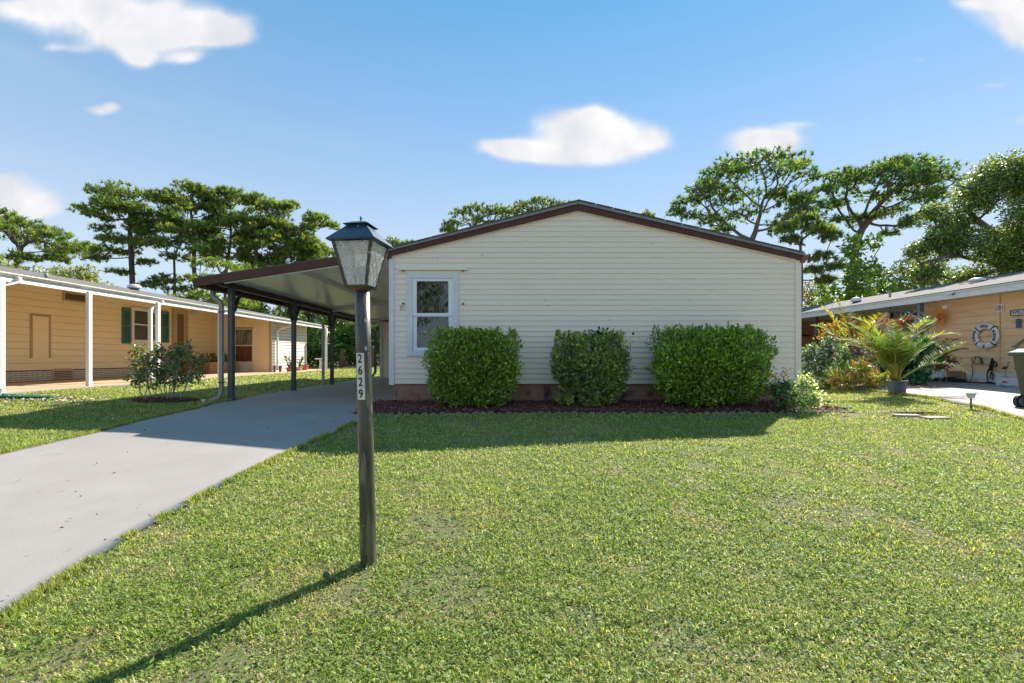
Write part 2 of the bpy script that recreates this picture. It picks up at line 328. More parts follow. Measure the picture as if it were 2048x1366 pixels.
# ---------------------------------------------------------------- ground, driveways, slabs
def axis_pts(lims):
    out = []
    for a, b, st in lims: out += list(np.arange(a, b, st))
    return np.array(out+[lims[-1][1]])
gx = axis_pts([(-400, -60, 40), (-60, -20, 5), (-20, -9, .5), (-9, 9, .16), (9, 20, .5), (20, 60, 5), (60, 400, 40)])
gy = axis_pts([(-60, -3, 5), (-3, 12, .16), (12, 26, .5), (26, 60, 4), (60, 700, 40)])
XX, YY = np.meshgrid(gx, gy); ZZ = G(XX, YY)+(vnoise(XX, YY, 1.7, 3)-.5)*.022*(np.abs(XX) < 20)
V = np.stack([XX, YY, ZZ], -1).reshape(-1, 3); nx = len(gx); ii, jj = np.meshgrid(np.arange(nx-1), np.arange(len(gy)-1)); k = (jj*nx+ii).ravel()
tag(npobj('ground', V, np.stack([k, k+1, k+nx+1, k+nx], 1), M_lawn, smooth=True), kind='structure')

R_edge = sorted([ga(*p) for p in ((4, 1245), (120, 1166), (290, 1060), (440, 975), (600, 898), (715, 845), (762, 818))]+[(-2.14, 8.2), (-2.14, 9.0), (-2.14, 18)], key=lambda p: p[1])
L_edge = sorted([ga(*p) for p in ((0, 910), (180, 869), (300, 838), (380, 821), (440, 806))]+[(-5.5, 11), (-5.5, 18)], key=lambda p: p[1])
R_edge = [(-1.55, -3.0), (-1.85, 0.8)]+R_edge; L_edge = [(-6.6, -3.0), (-5.2, 2.0)]+L_edge
Ry, Rx = np.array([p[1] for p in R_edge]), np.array([p[0] for p in R_edge]); Ly, Lx = np.array([p[1] for p in L_edge]), np.array([p[0] for p in L_edge])
def xR(y): return np.interp(y, Ry, Rx)
def xL(y): return np.interp(y, Ly, Lx)
def sheet(name, ys, fl, fr, m, dz, nxs=24, skirt=.05):
    V = []; Fc = []; n = nxs+1
    for y in ys:
        a, b = float(fl(y)), float(fr(y))
        for i in range(n):
            x = a+(b-a)*i/nxs; V.append((x, y, g(x, y)+dz))
    for j in range(len(ys)-1):
        for i in range(nxs): k = j*n+i; Fc.append((k, k+1, k+n+1, k+n))
    for side in (0, nxs):
        k0 = len(V)
        for j, y in enumerate(ys): q = V[j*n+side]; V.append((q[0], q[1], q[2]-skirt))
        for j in range(len(ys)-1): Fc.append((j*n+side, (j+1)*n+side, k0+j+1, k0+j))
    k0 = len(V)
    for i in range(n): q = V[i]; V.append((q[0], q[1], q[2]-skirt))
    for i in range(nxs): Fc.append((i, k0+i, k0+i+1, i+1))
    return npobj(name, V, Fc, m, smooth=False)
tag(sheet('driveway', np.arange(-3, 18.01, .15), xL, xR, M_conc, .014, 26), kind='structure')
# neighbour's drive on the right
RD = [ga(*p) for p in ((1655, 772), (1700, 777), (1760, 785), (1850, 796), (1910, 808), (1960, 816), (2046, 842))]
RD = sorted(RD+[(6.3, 14.5), (6.9, 5.5), (6.3, 3.0)], key=lambda p: p[1]); RDy = np.array([p[1] for p in RD]); RDx = np.array([p[0] for p in RD])
def xRD(y): return np.interp(y, RDy, RDx)
tag(sheet('neighbour_driveway', np.arange(3, 14.4, .2), xRD, lambda y: 12.45, M_conc, .022, 12), kind='structure')
mb = MB().box(-13.45, -9.92, 5.2, 25.4, .2, .386+.03); tag(obj('patio_slab', mb, M_tansl), kind='structure')
mb = MB().box(-9.915, -9.75, 5.2, 25.4, .2, .386+.024); tag(obj('patio_kerb', mb, M_conc), kind='structure')

# planting bed in front of the house
bedL = [ga(*p) for p in ((757, 818), (1560, 829))]
def bed_front(x): return 7.02+.16*math.sin(x*1.1+1)*.3+.02*x
mb = MB(); xs = [i*.15 for i in range(-16, 36)]
for a, b in zip(xs[:-1], xs[1:]):
    mb.add([(a, bed_front(a), g(a, bed_front(a))+.02), (b, bed_front(b), g(b, bed_front(b))+.02), (b, 7.6, g(b, 7.6)+.05), (a, 7.6, g(a, 7.6)+.05), (a, 8.18, .33), (b, 8.18, .33)], [(0, 1, 2, 3), (3, 2, 5, 4)])
tag(obj('planting_bed', mb, M_mulch), kind='structure')
def chips(name, P, label=None, cmul=1.0, size=.03):
    n = len(P); d = rdir(n); d[:, 2] *= .35; d = unit(d); V, Fc = leaves(P, d, rng.uniform(.6, 1.6, n)*size, rng.uniform(.3, .6, n)*size)
    base = np.array([[.25, .085, .07], [.15, .05, .045], [.33, .18, .15], [.08, .04, .04]])[rng.integers(0, 4, n)]*cmul*rng.uniform(.7, 1.3, (n, 1))
    return tag(npobj(name, V, Fc, leafmat('chip', .0, .9, spec=.1), None, np.repeat(base, 4, 0)), label, kind='stuff')
n = 16000; x = rng.uniform(-2.4, 5.35, n); yf = np.array([bed_front(t) for t in x]); y = yf+(8.12-yf)*rng.random(n); P = np.stack([x, y, G(x, y)+.03+.03*(y-7)+rng.uniform(0, .02, n)], 1)
chips('mulch', P, 'dark red bark mulch spread along the foot of the cream house')
ed = thing('bed_edging', 'row of pale scalloped edging stones along the front of the mulch bed', 'edging', (1.5, 7.0, g(1.5, 7.0)))
e0 = mesh_of('edging_stone', MB().prism([(-.06, 0), (.06, 0), (.06, .025), (.04, .046), (.015, .056), (-.015, .056), (-.04, .046), (-.06, .025)], 'y', -.02, .02), mat('edging_concrete', (.24, .20, .185), (.15, .125, .12), 20, .9))
for i in range(60):
    x = -2.2+i*.128; y = bed_front(x)-.02
    inst('edging_stone', e0, (x+random.uniform(-.012, .012), y+random.uniform(-.012, .012), g(x, y)-.022+random.uniform(-.014, .006)), ed, random.uniform(-.25, .25))

# ---------------------------------------------------------------- main house
FY = 8.15; SC = F/FY
def zf(py): return CZ+(HY-py)/SC
def xf(px): return (px-HX)/SC
house = thing('cream_house', 'cream sided mobile home gable end with one white window behind three hedges', 'house', (1.5, FY, .27))
XL, XRr = xf(783), xf(1597)
apx, apz = xf(1155), zf(421); lz, rz_ = zf(510.5), zf(520)
def roof_z(x): return lz+(apz-lz)*(x-XL)/(apx-XL) if x < apx else apz+(rz_-apz)*(x-apx)/(XRr-apx)
zb = zf(767.5); NB = 33; st = (apz-zb)/NB*1.0
wx0, wx1, wz0, wz1 = xf(816), xf(915), zf(710), zf(548)
def lap(x00, x10, x01, x11, z0, z1, y=FY, t=.014, m=M_side, par=house):
    v = [(x00, y-t, z0), (x10, y-t, z0), (x10, y+.02, z0), (x00, y+.02, z0), (x01, y-.002, z1), (x11, y-.002, z1), (x11, y+.02, z1), (x01, y+.02, z1)]
    return obj('siding_board', MB().hexa(v), m, par)
for i in range(NB):
    z0 = zb+i*st; z1 = z0+st+.002
    def lim(z):
        a = XL if z < lz else XL+(z-lz)/(apz-lz)*(apx-XL); b = XRr if z < rz_ else XRr-(z-rz_)/(apz-rz_)*(XRr-apx); return a, b
    a0, b0 = lim(z0); a1, b1 = lim(min(z1, apz-.001))
    dy = random.uniform(-.0015, .0015)
    if z1 > wz0 and z0 < wz1:
        zlo, zhi = z0, z1
        lap(a0, wx0, a1, wx0, z0, z1, FY+dy); lap(wx1, b0, wx1, b1, z0, z1, FY+dy)
        if z0 < wz0: lap(wx0, wx1, wx0, wx1, z0, wz0, FY+dy)
        if z1 > wz1: lap(wx0, wx1, wx0, wx1, wz1, z1, FY+dy)
    else: lap(a0, b0, a1, b1, z0, min(z1, apz-.001), FY+dy)
obj('foundation', MB().box(XL+.06, XRr-.06, FY+.035, FY+.3, .1, zb), M_found, house)
# foundation blocks: shallow recessed joints
for xx in np.arange(XL+.46, XRr-.2, .40):
    pass
mb = MB().box(XL+.02, wx0, FY+.02, FY+.12, zb, lz-.02).box(wx1, XRr-.02, FY+.02, FY+.12, zb, rz_-.03).box(wx0, wx1, FY+.02, FY+.12, zb, wz0).box(wx0, wx1, FY+.02, FY+.12, wz1, lz-.02)
mb.prism([(XL+.02, lz-.02), (XRr-.02, rz_-.03), (apx, apz-.02)], 'y', FY+.02, FY+.12)
mb.box(XL+.01, XL+.12, FY+.12, 19, zb, lz-.02).box(XRr-.12, XRr-.01, FY+.12, 19, zb, rz_-.03).box(XL+.12, XRr-.12, 18.9, 19, zb, 3).box(XL+.1, XRr-.1, FY+.13, 19, zb-.05, zb+.05)
mb.box(XL+.08, XL+.2, FY+.3, 19, .1, zb).box(XRr-.2, XRr-.08, FY+.3, 19, .1, zb)
obj('wall', mb, M_side, house)
obj('corner_trim', MB().box(XL-.04, XL+.055, FY-.028, FY+.08, zb-.02, lz-.005), M_trim, house, bevel=.004)
obj('corner_trim', MB().box(XRr-.07, XRr+.035, FY-.028, FY+.08, zb-.03, rz_-.005), M_side, house, bevel=.004)
# fascia boards following the gable, roof above
def slant(x0, z0, x1, z1, h, y0, y1): return MB().prism([(x0, z0), (x1, z1), (x1, z1+h), (x0, z0+h)], 'y', y0, y1)
fl, fr_, fa = zf(514), zf(521.5), zf(422.5)
obj('fascia', slant(xf(779), fl, apx, fa, .095, FY-.07, FY-.032), M_brown, house)
obj('fascia', slant(apx, fa, xf(1600), fr_, .095, FY-.07, FY-.032), M_brown, house)
obj('rake_trim', slant(XL+.05, lz-.028, apx, apz-.028, .035, FY-.030, FY-.0165), M_side, house)
obj('rake_trim', slant(apx, apz-.028, XRr-.06, rz_-.028, .035, FY-.030, FY-.0165), M_side, house)
def roofpl(x0, z0, x1, z1, h, y0, y1, m, name='roof_slope'):
    return obj(name, slant(x0, z0, x1, z1, h, y0, y1), m, house)
M_redge = mat('shingle_edge_metal', (.27, .29, .33), (.20, .22, .26), 12, .6, bump=.2)
roofpl(xf(776), zf(510)+.045, apx, zf(422)+.10, .05, FY-.10, 19.2, M_redge)
roofpl(apx, zf(422)+.10, xf(1604), zf(518)+.04, .05, FY-.10, 19.2, M_redge)
shm = mesh_of('shingle', MB().box(-.15, .15, -.03, .25, 0, .012), M_shing)
for i in range(13):
    x0 = xf(782)+(apx-xf(782))*(i+.5)/13; x1 = apx+(xf(1600)-apx)*(i+.5)/13
    o = inst('shingle', shm, (x0, FY-.1, zf(510)+.098+(zf(422)-zf(510)+.055)*(i+.5)/13), house); o.rotation_euler.y = -math.atan2(fa-fl, apx-xf(779))
    o = inst('shingle', shm, (x1, FY-.1, zf(422)+.153+(zf(518)-zf(422)-.06)*(i+.5)/13), house); o.rotation_euler.y = math.atan2(fa-fr_, xf(1600)-apx)
mb = MB(); r = [(0, 0), (.10, .02), (.11, .11), (0, .11)]
M_cop = mat('rusty_gutter', (.28, .11, .07), (.20, .08, .055), 12, .6)
obj('gutter', MB().prism([(xf(1598), zf(526)), (xf(1605), zf(527)), (xf(1614), zf(514)), (xf(1614), zf(511)), (xf(1598), zf(510))], 'y', FY-.06, 19), M_cop, house)
obj('gutter', MB().prism([(xf(772), zf(502)), (xf(784), zf(500)), (xf(784), zf(517)), (xf(776), zf(519)), (xf(772), zf(514))], 'y', FY-.075, FY+.3), M_brown, house)
# window
win = obj('window', MB().box(wx0-.02, wx0+.085, FY-.035, FY+.05, wz0-.02, wz1+.02).box(wx1-.085, wx1+.02, FY-.035, FY+.05, wz0-.02, wz1+.02)
          .box(wx0+.085, wx1-.085, FY-.034, FY+.05, wz0-.02, wz0+.08).box(wx0+.085, wx1-.085, FY-.034, FY+.05, wz1-.08, wz1+.02), M_trim, house, bevel=.003)
ix0, ix1, iz0, iz1 = wx0+.085, wx1-.085, wz0+.08, wz1-.08; zm = zf(630)
def sash(z0, z1, y):
    w = .075; return obj('sash', MB().box(ix0, ix0+w, y, y+.035, z0, z1).box(ix1-w, ix1, y, y+.035, z0, z1).box(ix0+w, ix1-w, y+.001, y+.034, z0, z0+w*.7).box(ix0+w, ix1-w, y+.001, y+.034, z1-w*.7, z1), M_wht2, win, bevel=.003)
M_wht2 = mat('white_sash', (.80, .81, .83), None, rough=.4)
sash(zm-.02, iz1, FY-.020); sash(iz0, zm+.02, FY+.0)
M_glass = glassmat('window_glass', (.62, .68, .68), .05, .02, bump=.15, bscale=3)
obj('pane', MB().box(ix0+.05, ix1-.05, FY-.004, FY-.001, zm+.0, iz1-.04), M_glass, win)
obj('pane', MB().box(ix0+.05, ix1-.05, FY+.016, FY+.019, iz0+.04, zm), M_glass, win)
mb = MB(); nc = 60; pv = None
for i in range(nc+1):
    x = ix0+(ix1-ix0)*i/nc; y = FY+.12+.018*math.sin(i*1.9)+.008*math.sin(i*.7)
    mb.v += [(x, y, iz0), (x, y, iz1)]
    if i: k = 2*i; mb.f.append((k-2, k, k+1, k-1))
obj('curtain', mb, mat('sheer_curtain', (.13, .135, .085), (.02, .026, .018), 5, .9, stretch=(7, 1, .5), spots=[(2.2, .5, .12, (.02, .03, .018))]), win)
mb = MB()
for i in range(26): z = iz0+.03+i*.024; mb.box(ix0+.05, ix1-.05, FY+.06, FY+.062, z, z+.014)
obj('insect_screen', mb, mat('screen_grey', (.10, .12, .14), None, rough=.7), win)
obj('room', MB().box(ix0-.1, ix1+.1, FY+.22, FY+.25, iz0-.1, iz1+.1), mat('dim_room', (.10, .11, .09), (.04, .045, .04), 6, .9), win)
obj('awning_rail', MB().box(xf(797), xf(937), FY-.05, FY-.015, zf(541), zf(536.5)), M_side, house, bevel=.003)
bm_ = mesh_of('awning_bolt', MB().tube([(0, 0, 0), (0, -.035, 0)], .014, 8).obox((0, -.02, -.012), .02, .006, .006), mat('rusty_bolt', (.10, .06, .04), (.20, .16, .12), 40, .7))
for (a, b) in ((807.5, 541.5), (926, 541.5), (807.5, 607), (926.5, 607.5)): inst('awning_bolt', bm_, (xf(a), FY-.012, zf(b)), house)
obj('wall_hook', MB().tube([(xf(803), FY-.02, zf(618)), (xf(803), FY-.035, zf(612)), (xf(808), FY-.035, zf(613)), (xf(808), FY-.02, zf(620))], .005, 6).box(xf(801.5), xf(804), FY-.03, FY-.01, zf(621), zf(611)), mat('hook_plastic', (.5, .5, .48), None), house)
mb = MB()
for (a, b) in ((876, 516), (1305, 488), (1090, 601), (965, 511), (1380, 600), (1218, 640), (860, 550), (1095, 611)): mb.obox((xf(a), FY-.016, zf(b)), .006, .003, .006)
obj('nail', mb, M_black, house)

# ---------------------------------------------------------------- carport
cp = thing('carport', 'attached carport with white underside, brown edge and dark grey posts over the concrete drive', 'carport', (-4.0, 8.5, .29))
CY0, CY1 = 8.20, 18.2; X0, X1 = -5.66, -2.12
def zu(x): return CZ+1.352+.149*(x+5.66)
def slab(x0, x1, y0, y1, dz0, dz1): return MB().hexa([(x0, y0, zu(x0)+dz0), (x1, y0, zu(x1)+dz0), (x1, y1, zu(x1)+dz0), (x0, y1, zu(x0)+dz0), (x0, y0, zu(x0)+dz1), (x1, y0, zu(x1)+dz1), (x1, y1, zu(x1)+dz1), (x0, y1, zu(x0)+dz1)])
y = CY0+.03; i = 0
while y < CY1-.05:
    w = .405; drop = 0 if y < 13.5 else -.03
    obj('roof_panel', slab(X0+.03, X1, y+.006, min(y+w, CY1), .002+drop, .05+drop), M_panel, cp); y += w; i += 1
mb = slab(X0+.02, X1, CY0+.02, CY1, .052, .085); obj('roof_deck', mb, M_shing, cp)
obj('front_fascia', MB().hexa([(X0-.03, CY0-.02, zu(X0)-.10), (X1, CY0-.02, zu(X1)-.085), (X1, CY0+.015, zu(X1)-.085), (X0-.03, CY0+.015, zu(X0)-.10), (X0-.03, CY0-.02, zu(X0)+.055), (X1, CY0-.02, zu(X1)+.06), (X1, CY0+.015, zu(X1)+.06), (X0-.03, CY0+.015, zu(X0)+.055)]), M_brown, cp, bevel=.003)
obj('inner_trim', slab(X0+.5, X1, CY0+.016, CY0+.05, -.11, -.002), M_wht, cp)
obj('gutter', MB().prism([(X0-.05, zu(X0)-.10), (X0+.06, zu(X0)-.11), (X0+.06, zu(X0)+.02), (X0-.07, zu(X0)+.03), (X0-.075, zu(X0)-.02)], 'y', CY0+.016, CY1), mat('brown_gutter', (.06, .035, .035), None, rough=.5), cp)
BX = -5.32
obj('beam', MB().box(BX-.045, BX+.045, CY0+.06, CY1, zu(BX)-.105, zu(BX)-.0), mat('black_beam', (.022, .02, .022), (.035, .03, .032), 5, .5), cp, bevel=.004)
obj('outer_beam', MB().box(BX-.26, BX-.21, CY0+.06, CY1, zu(BX)-.17, zu(BX)-.085), mat('brown_beam', (.07, .04, .035), None, rough=.6), cp)
obj('lengthwise_seam', slab(-3.95, -3.83, CY0+.05, 13.5, -.035, .001), M_wht, cp)
obj('cross_seam', slab(BX+.05, X1, 13.5, 13.62, -.085, -.001), M_wht, cp)
obj('rear_trim', slab(BX+.05, X1, 17.1, 17.2, -.11, -.031), M_wht, cp)
postm = mesh_of('post', MB().box(-.042, .042, -.045, .045, 0, 2.0).box(-.045, -.03, -.047, .047, 0, 1.99).box(-.06, .06, -.06, .06, 0, .012), M_dark)
ptop = zu(BX)-.105
def bracket(y, s):
    mb = MB(); pts = [(BX, y+s*.06, ptop-.42), (BX, y+s*.10, ptop-.30), (BX, y+s*.20, ptop-.14), (BX, y+s*.38, ptop-.02)]
    mb.rtube(pts, .02, .0); mb = MB()
    for a, b in zip(pts[:-1], pts[1:]):
        mb.hexa([(BX-.02, a[1]-s*.0, a[2]), (BX+.02, a[1], a[2]), (BX+.02, a[1]+s*.07, a[2]-.0), (BX-.02, a[1]+s*.07, a[2]), (BX-.02, b[1], b[2]), (BX+.02, b[1], b[2]), (BX+.02, b[1]+s*.07, b[2]), (BX-.02, b[1]+s*.07, b[2])])
    mb.tube([(BX, y+s*.06, ptop-.07), (BX, y+s*.14, ptop-.16), (BX, y+s*.13, ptop-.24), (BX, y+s*.07, ptop-.22)], .012, 6)
    return mb
for (py_, zz) in ((8.69, 0), (11.2, 0), (13.6, 0), (16.3, 0)):
    gz = g(BX, py_)+.02; h = (ptop-gz)/2.0
    po = inst('post', postm, (BX, py_, gz), cp, 0, (1, 1, h))
    for s in ((1,) if py_ < 9 else (-1, 1)): obj('bracket', bracket(py_, s), mat('iron_bracket', (.03, .03, .033), None, rough=.5), cp)
def dspout(pts, hw, hd, m, par, name='downspout', bevel=.006): return obj(name, MB().rtube(pts, hw, hd), m, par, bevel=bevel)
zt = zu(X0)-.10; gz = g(-5.5, 8.6)
ds = dspout([(-5.62, 8.60, zt), (-5.62, 8.60, zt-.08), (-5.60, 8.60, zt-.13), (-5.52, 8.60, zt-.18), (-5.455, 8.60, zt-.25), (-5.455, 8.60, gz+.18), (-5.50, 8.59, gz+.07), (-5.66, 8.58, gz+.03)], .032, .034, M_grey, cp)
obj('strap', MB().box(-5.50, -5.41, 8.55, 8.655, 1.95, 1.97), M_dark, ds); obj('strap', MB().box(-5.50, -5.41, 8.55, 8.655, .62, .64), M_dark, ds)
gz = g(-5.5, 13.4)
dspout([(-5.64, 13.3, zt), (-5.64, 13.3, zt-.1), (-5.60, 13.3, zt-.2), (-5.50, 13.3, zt-.26), (-5.46, 13.3, zt-.36), (-5.46, 13.3, gz)], .032, .034, M_grey, cp)
gz = g(-5.3, 17.3)
dspout([(-5.64, 17.3, zt), (-5.6, 17.3, zt-.18), (-5.2, 17.3, zt-.25), (-5.12, 17.3, zt-.35), (-5.12, 17.3, gz+.25), (-5.25, 17.3, gz+.1), (-5.5, 17.3, gz+.04)], .04, .045, mat('dark_green_downspout', (.05, .055, .04), None, rough=.5), cp)
# storeroom at the back of the carport
sr = thing('storeroom', 'cream sided storeroom closing the back of the carport beside the cream house', 'shed', (-3.6, 17.6, .29))
zb2 = .33; zt2 = zu(-4.9)-.12; nb = 17
for i in range(nb):
    z0 = zb2+(zt2-zb2)*i/nb; lap(-4.93, -2.2, -4.93, -2.2, z0, z0+(zt2-zb2)/nb+.002, 17.6, .016, M_side, sr)
obj('wall', MB().box(-4.96, -2.2, 17.62, 19.5, .2, zt2), M_side, sr)
obj('corner_trim', MB().box(-5.03, -4.93, 17.565, 17.7, .28, zt2), M_trim, sr)
obj('header', MB().box(-5.35, -2.2, 17.53, 17.6, zt2+.001, zt2+.09), mat('stained_wood', (.30, .14, .055), (.22, .10, .04), 8, .7), sr)
# ---------------------------------------------------------------- neighbour on the left
LX = -13.5
def lw(px, py):
    D = -LX*F/(HX-px); return D, CZ+(HY-py)/F*D
nl = thing('yellow_house', 'long yellow sided home with teal shutters, white porch posts and grey shingle roof', 'house', (-14, 12, .4))
zbL = lw(8, 742)[1]; zbb = .43; zeL = 3.35
LY0, LY1 = 5.5, 20.6; nb = 13; stL = (zeL-zbL)/nb
for i in range(nb):
    z0 = zbL+i*stL; z1 = z0+stL-.009
    v = [(LX, LY0, z0), (LX+.015, LY0, z0), (LX+.015, LY1, z0), (LX, LY1, z0), (LX, LY0, z1), (LX+.004, LY0, z1), (LX+.004, LY1, z1), (LX, LY1, z1)]
    obj('siding_board', MB().hexa([v[j] for j in (0, 1, 2, 3, 4, 5, 6, 7)]), M_yel, nl)
mb = MB().box(LX-.15, LX-.001, LY0, 25, .2, zeL).box(LX-6.5, LX-.15, LY0, LY0+.15, .2, zeL).box(LX-6.5, LX-.15, 24.85, 25, .2, zeL); obj('wall', mb, M_yel, nl)
obj('siding_joint', MB().box(LX-.0005, LX+.0015, LY0, LY1, zbL, zeL), mat('joint_tan', (.42, .28, .13), None), nl)
obj('skirt_backing', MB().box(LX, LX+.006, LY0, LY1, .3, zbL-.0), M_mort, nl)
bh = (zbL-.02-zbb)/5; bl = .285
bm0 = mesh_of('brick', MB().box(0, .022, 0, bl-.016, 0, bh-.014), M_brick)
v1 = (lw(102, 0)[0], lw(145, 0)[0])
for r in range(5):
    y = 11.7-(.5*bl if r % 2 else 0)
    while y < 20.4:
        a_, b_ = y, y+bl-.016
        if b_ > v1[0]-.012 and a_ < v1[1]+.012:
            if a_ < v1[0]-.05: b_ = v1[0]-.012
            elif b_ > v1[1]+.05: a_ = v1[1]+.012
            else: a_ = b_ = 0
        if b_ > a_: inst('brick', bm0, (LX+.004, a_, zbb+r*bh), nl, 0, (random.uniform(.9, 1.15), (b_-a_)/(bl-.016), 1))
        y += bl
vt = obj('vent', MB().box(LX+.005, LX+.03, v1[0], v1[0]+.05, zbb, zbL).box(LX+.005, LX+.03, v1[1]-.05, v1[1], zbb, zbL).box(LX+.005, LX+.03, v1[0]+.05, v1[1]-.05, zbL-.04, zbL).box(LX+.005, LX+.03, v1[0]+.05, v1[1]-.05, zbb, zbb+.03), mat('tan_trim', (.50, .35, .19), (.46, .32, .17), 5, .6), nl)
M_tan = MATS['tan_trim']
slm = mesh_of('slat', MB().hexa([(0, 0, 0), (.03, 0, -.012), (.03, 1, -.012), (0, 1, 0), (0, 0, .01), (.03, 0, -.002), (.03, 1, -.002), (0, 1, .01)]), M_tan)
for i in range(6): inst('slat', slm, (LX+.004, v1[0]+.05, zbb+.06+i*.052), vt, 0, (1, v1[1]-v1[0]-.1, 1.6))
def wpan(name, a, b, m, dx0, dx1, par, bevel=0):    # panel on the wall between two pixels
    y0, z1_ = lw(*a); y1, z0_ = lw(*b); return obj(name, MB().box(LX+dx0, LX+dx1, y0, y1, min(z0_, z1_), max(z0_, z1_)), m, par, bevel=bevel)
# access panel outline with screws
y0, y1 = lw(59, 0)[0], lw(100, 0)[0]; zT = lw(59, 628)[1]; zB = lw(59, 716)[1]
ap = obj('access_panel', MB().box(LX+.012, LX+.028, y0+.06, y1-.06, zB, zT-.03), M_yel, nl, bevel=.004)
obj('panel_trim', MB().box(LX+.012, LX+.032, y0, y0+.06, zB, zT).box(LX+.012, LX+.032, y1-.06, y1, zB, zT).box(LX+.012, LX+.034, y0+.06, y1-.06, zT-.028, zT+.02), M_tan, ap)
mb = MB()
for i in range(15):
    z = zB+(zT-zB)*i/14; mb.box(LX+.032, LX+.037, y0+.02, y0+.04, z, z+.02).box(LX+.032, LX+.037, y1-.04, y1-.02, z, z+.02)
mb.box(LX+.030, LX+.036, y0+.06, y1-.05, zT-.038, zT-.028); obj('screws', mb, mat('rust_brown', (.16, .08, .03), None, rough=.8), ap)
# high vent window
y0, y1 = lw(124, 0)[0], lw(172, 0)[0]; z1_, z0_ = lw(124, 585)[1], lw(124, 598)[1]
hv = obj('transom_window', MB().box(LX+.01, LX+.04, y0, y1, z0_-.05, z0_).box(LX+.01, LX+.04, y0, y1, z1_, z1_+.05).box(LX+.01, LX+.04, y0, y0+.06, z0_, z1_).box(LX+.01, LX+.04, y1-.06, y1, z0_, z1_), M_tan, nl)
obj('pane', MB().box(LX+.016, LX+.022, y0+.06, y1-.06, z0_, z1_), mat('dark_brown_glass', (.09, .055, .02), None, rough=.2), hv)
# window with teal shutters
def shutter(pa, pb, pyt, pyb):
    y0, y1 = lw(pa, 0)[0], lw(pb, 0)[0]; zt_ = lw(pa, pyt)[1]; zb_ = lw(pa, pyb)[1]; w = .055; h = zt_-zb_
    s = obj('shutter', MB().box(LX+.018, LX+.05, y0, y0+w, zb_, zt_).box(LX+.018, LX+.05, y1-w, y1, zb_, zt_).box(LX+.018, LX+.049, y0+w, y1-w, zb_, zb_+.07).box(LX+.018, LX+.049, y0+w, y1-w, zt_-.07, zt_).box(LX+.018, LX+.049, y0+w, y1-w, zb_+h*.5-.03, zb_+h*.5+.03), M_teal, nl)
    for k in range(26):
        z = zb_+.075+k*(h-.15)/26
        if abs(z-zb_-h*.5) > .04: obj('slat', MB().hexa([(LX+.018, y0+w, z), (LX+.042, y0+w, z-.012), (LX+.042, y1-w, z-.012), (LX+.018, y1-w, z), (LX+.018, y0+w, z+.03), (LX+.032, y0+w, z+.02), (LX+.032, y1-w, z+.02), (LX+.018, y1-w, z+.03)]), M_teal, s)
shutter(242.5, 259, 614, 687); shutter(322, 336, 622, 685)
y0, y1 = lw(260, 0)[0], lw(312, 0)[0]; zt_, zb_ = lw(262, 619)[1], lw(262, 679)[1]; zm_ = (zt_+zb_)/2+.02
w_ = obj('window', MB().box(LX+.01, LX+.07, y0, y0+.11, zb_-.1, zt_+.08).box(LX+.01, LX+.07, y1-.11, y1, zb_-.1, zt_+.08).box(LX+.01, LX+.07, y0+.11, y1-.11, zt_-.02, zt_+.08).box(LX+.01, LX+.075, y0+.11, y1-.11, zb_-.1, zb_).box(LX+.01, LX+.065, y0+.11, y1-.11, zm_-.025, zm_+.025), M_wht, nl)
obj('interior', MB().box(LX+.016, LX+.019, y0+.1, y1-.1, zb_, zt_), M_black, w_)
bl_ = mesh_of('blind_slat', MB().hexa([(0, 0, 0), (.018, 0, -.010), (.018, 1, -.010), (0, 1, 0), (0, 0, .004), (.018, 0, -.006), (.018, 1, -.006), (0, 1, .004)]), mat('blind', (.42, .38, .28), None, rough=.6))
for i in range(28):
    z = zb_+.02+i*(zt_-zb_-.03)/28
    if abs(z-zm_) > .03: inst('blind_slat', bl_, (LX+.026, y0+.11, z), w_, 0, (1, y1-y0-.22, 1))
# door with frame
y0, y1 = lw(343, 0)[0], lw(373, 0)[0]; zt_ = lw(345, 621)[1]
dr = obj('door', MB().box(LX+.01, LX+.08, y0, y0+.10, zbb, zt_+.06).box(LX+.01, LX+.08, y1-.10, y1, zbb, zt_+.06).box(LX+.01, LX+.08, y0+.1, y1-.1, zt_-.03, zt_+.06)
         .box(LX+.01, LX+.055, y0+.1, y0+.24, zbb, zt_-.03).box(LX+.01, LX+.055, y1-.22, y1-.1, zbb, zt_-.03).box(LX+.01, LX+.055, y0+.24, y1-.22, zbb, zbb+.25).box(LX+.01, LX+.055, y0+.24, y1-.22, zt_-.11, zt_-.03).box(LX+.01, LX+.055, y0+.24, y1-.22, 1.50, 1.56), M_tan, nl)
obj('pane', MB().box(LX+.02, LX+.03, y0+.24, y1-.22, 1.56, zt_-.11), mat('curtained_glass', (.22, .13, .04), (.13, .08, .03), 12, .3, stretch=(1, 8, 1)), dr)
obj('pane', MB().box(LX+.02, LX+.03, y0+.24, y1-.22, zbb+.25, 1.50), mat('brown_glass', (.10, .045, .015), (.15, .07, .02), 5, .3), dr)
obj('handle', MB().box(LX+.055, LX+.09, y0+.14, y0+.18, 1.35, 1.52).box(LX+.055, LX+.075, y0+.13, y0+.16, 1.62, 1.68), mat('bronze', (.10, .06, .03), None, rough=.4), dr)
yl = lw(386, 0)[0]; zl = lw(386, 627)[1]
obj('flood_light', MB().box(LX+.02, LX+.05, yl-.08, yl+.08, zl-.03, zl+.09).lathe([(.02, -.05), (.06, .0), (.07, .06)], (LX+.13, yl-.12, zl-.03), 10).lathe([(.02, -.05), (.06, .0), (.07, .06)], (LX+.13, yl+.12, zl-.03), 10).tube([(LX+.04, yl, zl+.02), (LX+.13, yl-.12, zl+.02)], .015, 5).tube([(LX+.04, yl, zl+.02), (LX+.13, yl+.12, zl+.02)], .015, 5), M_wht, nl)
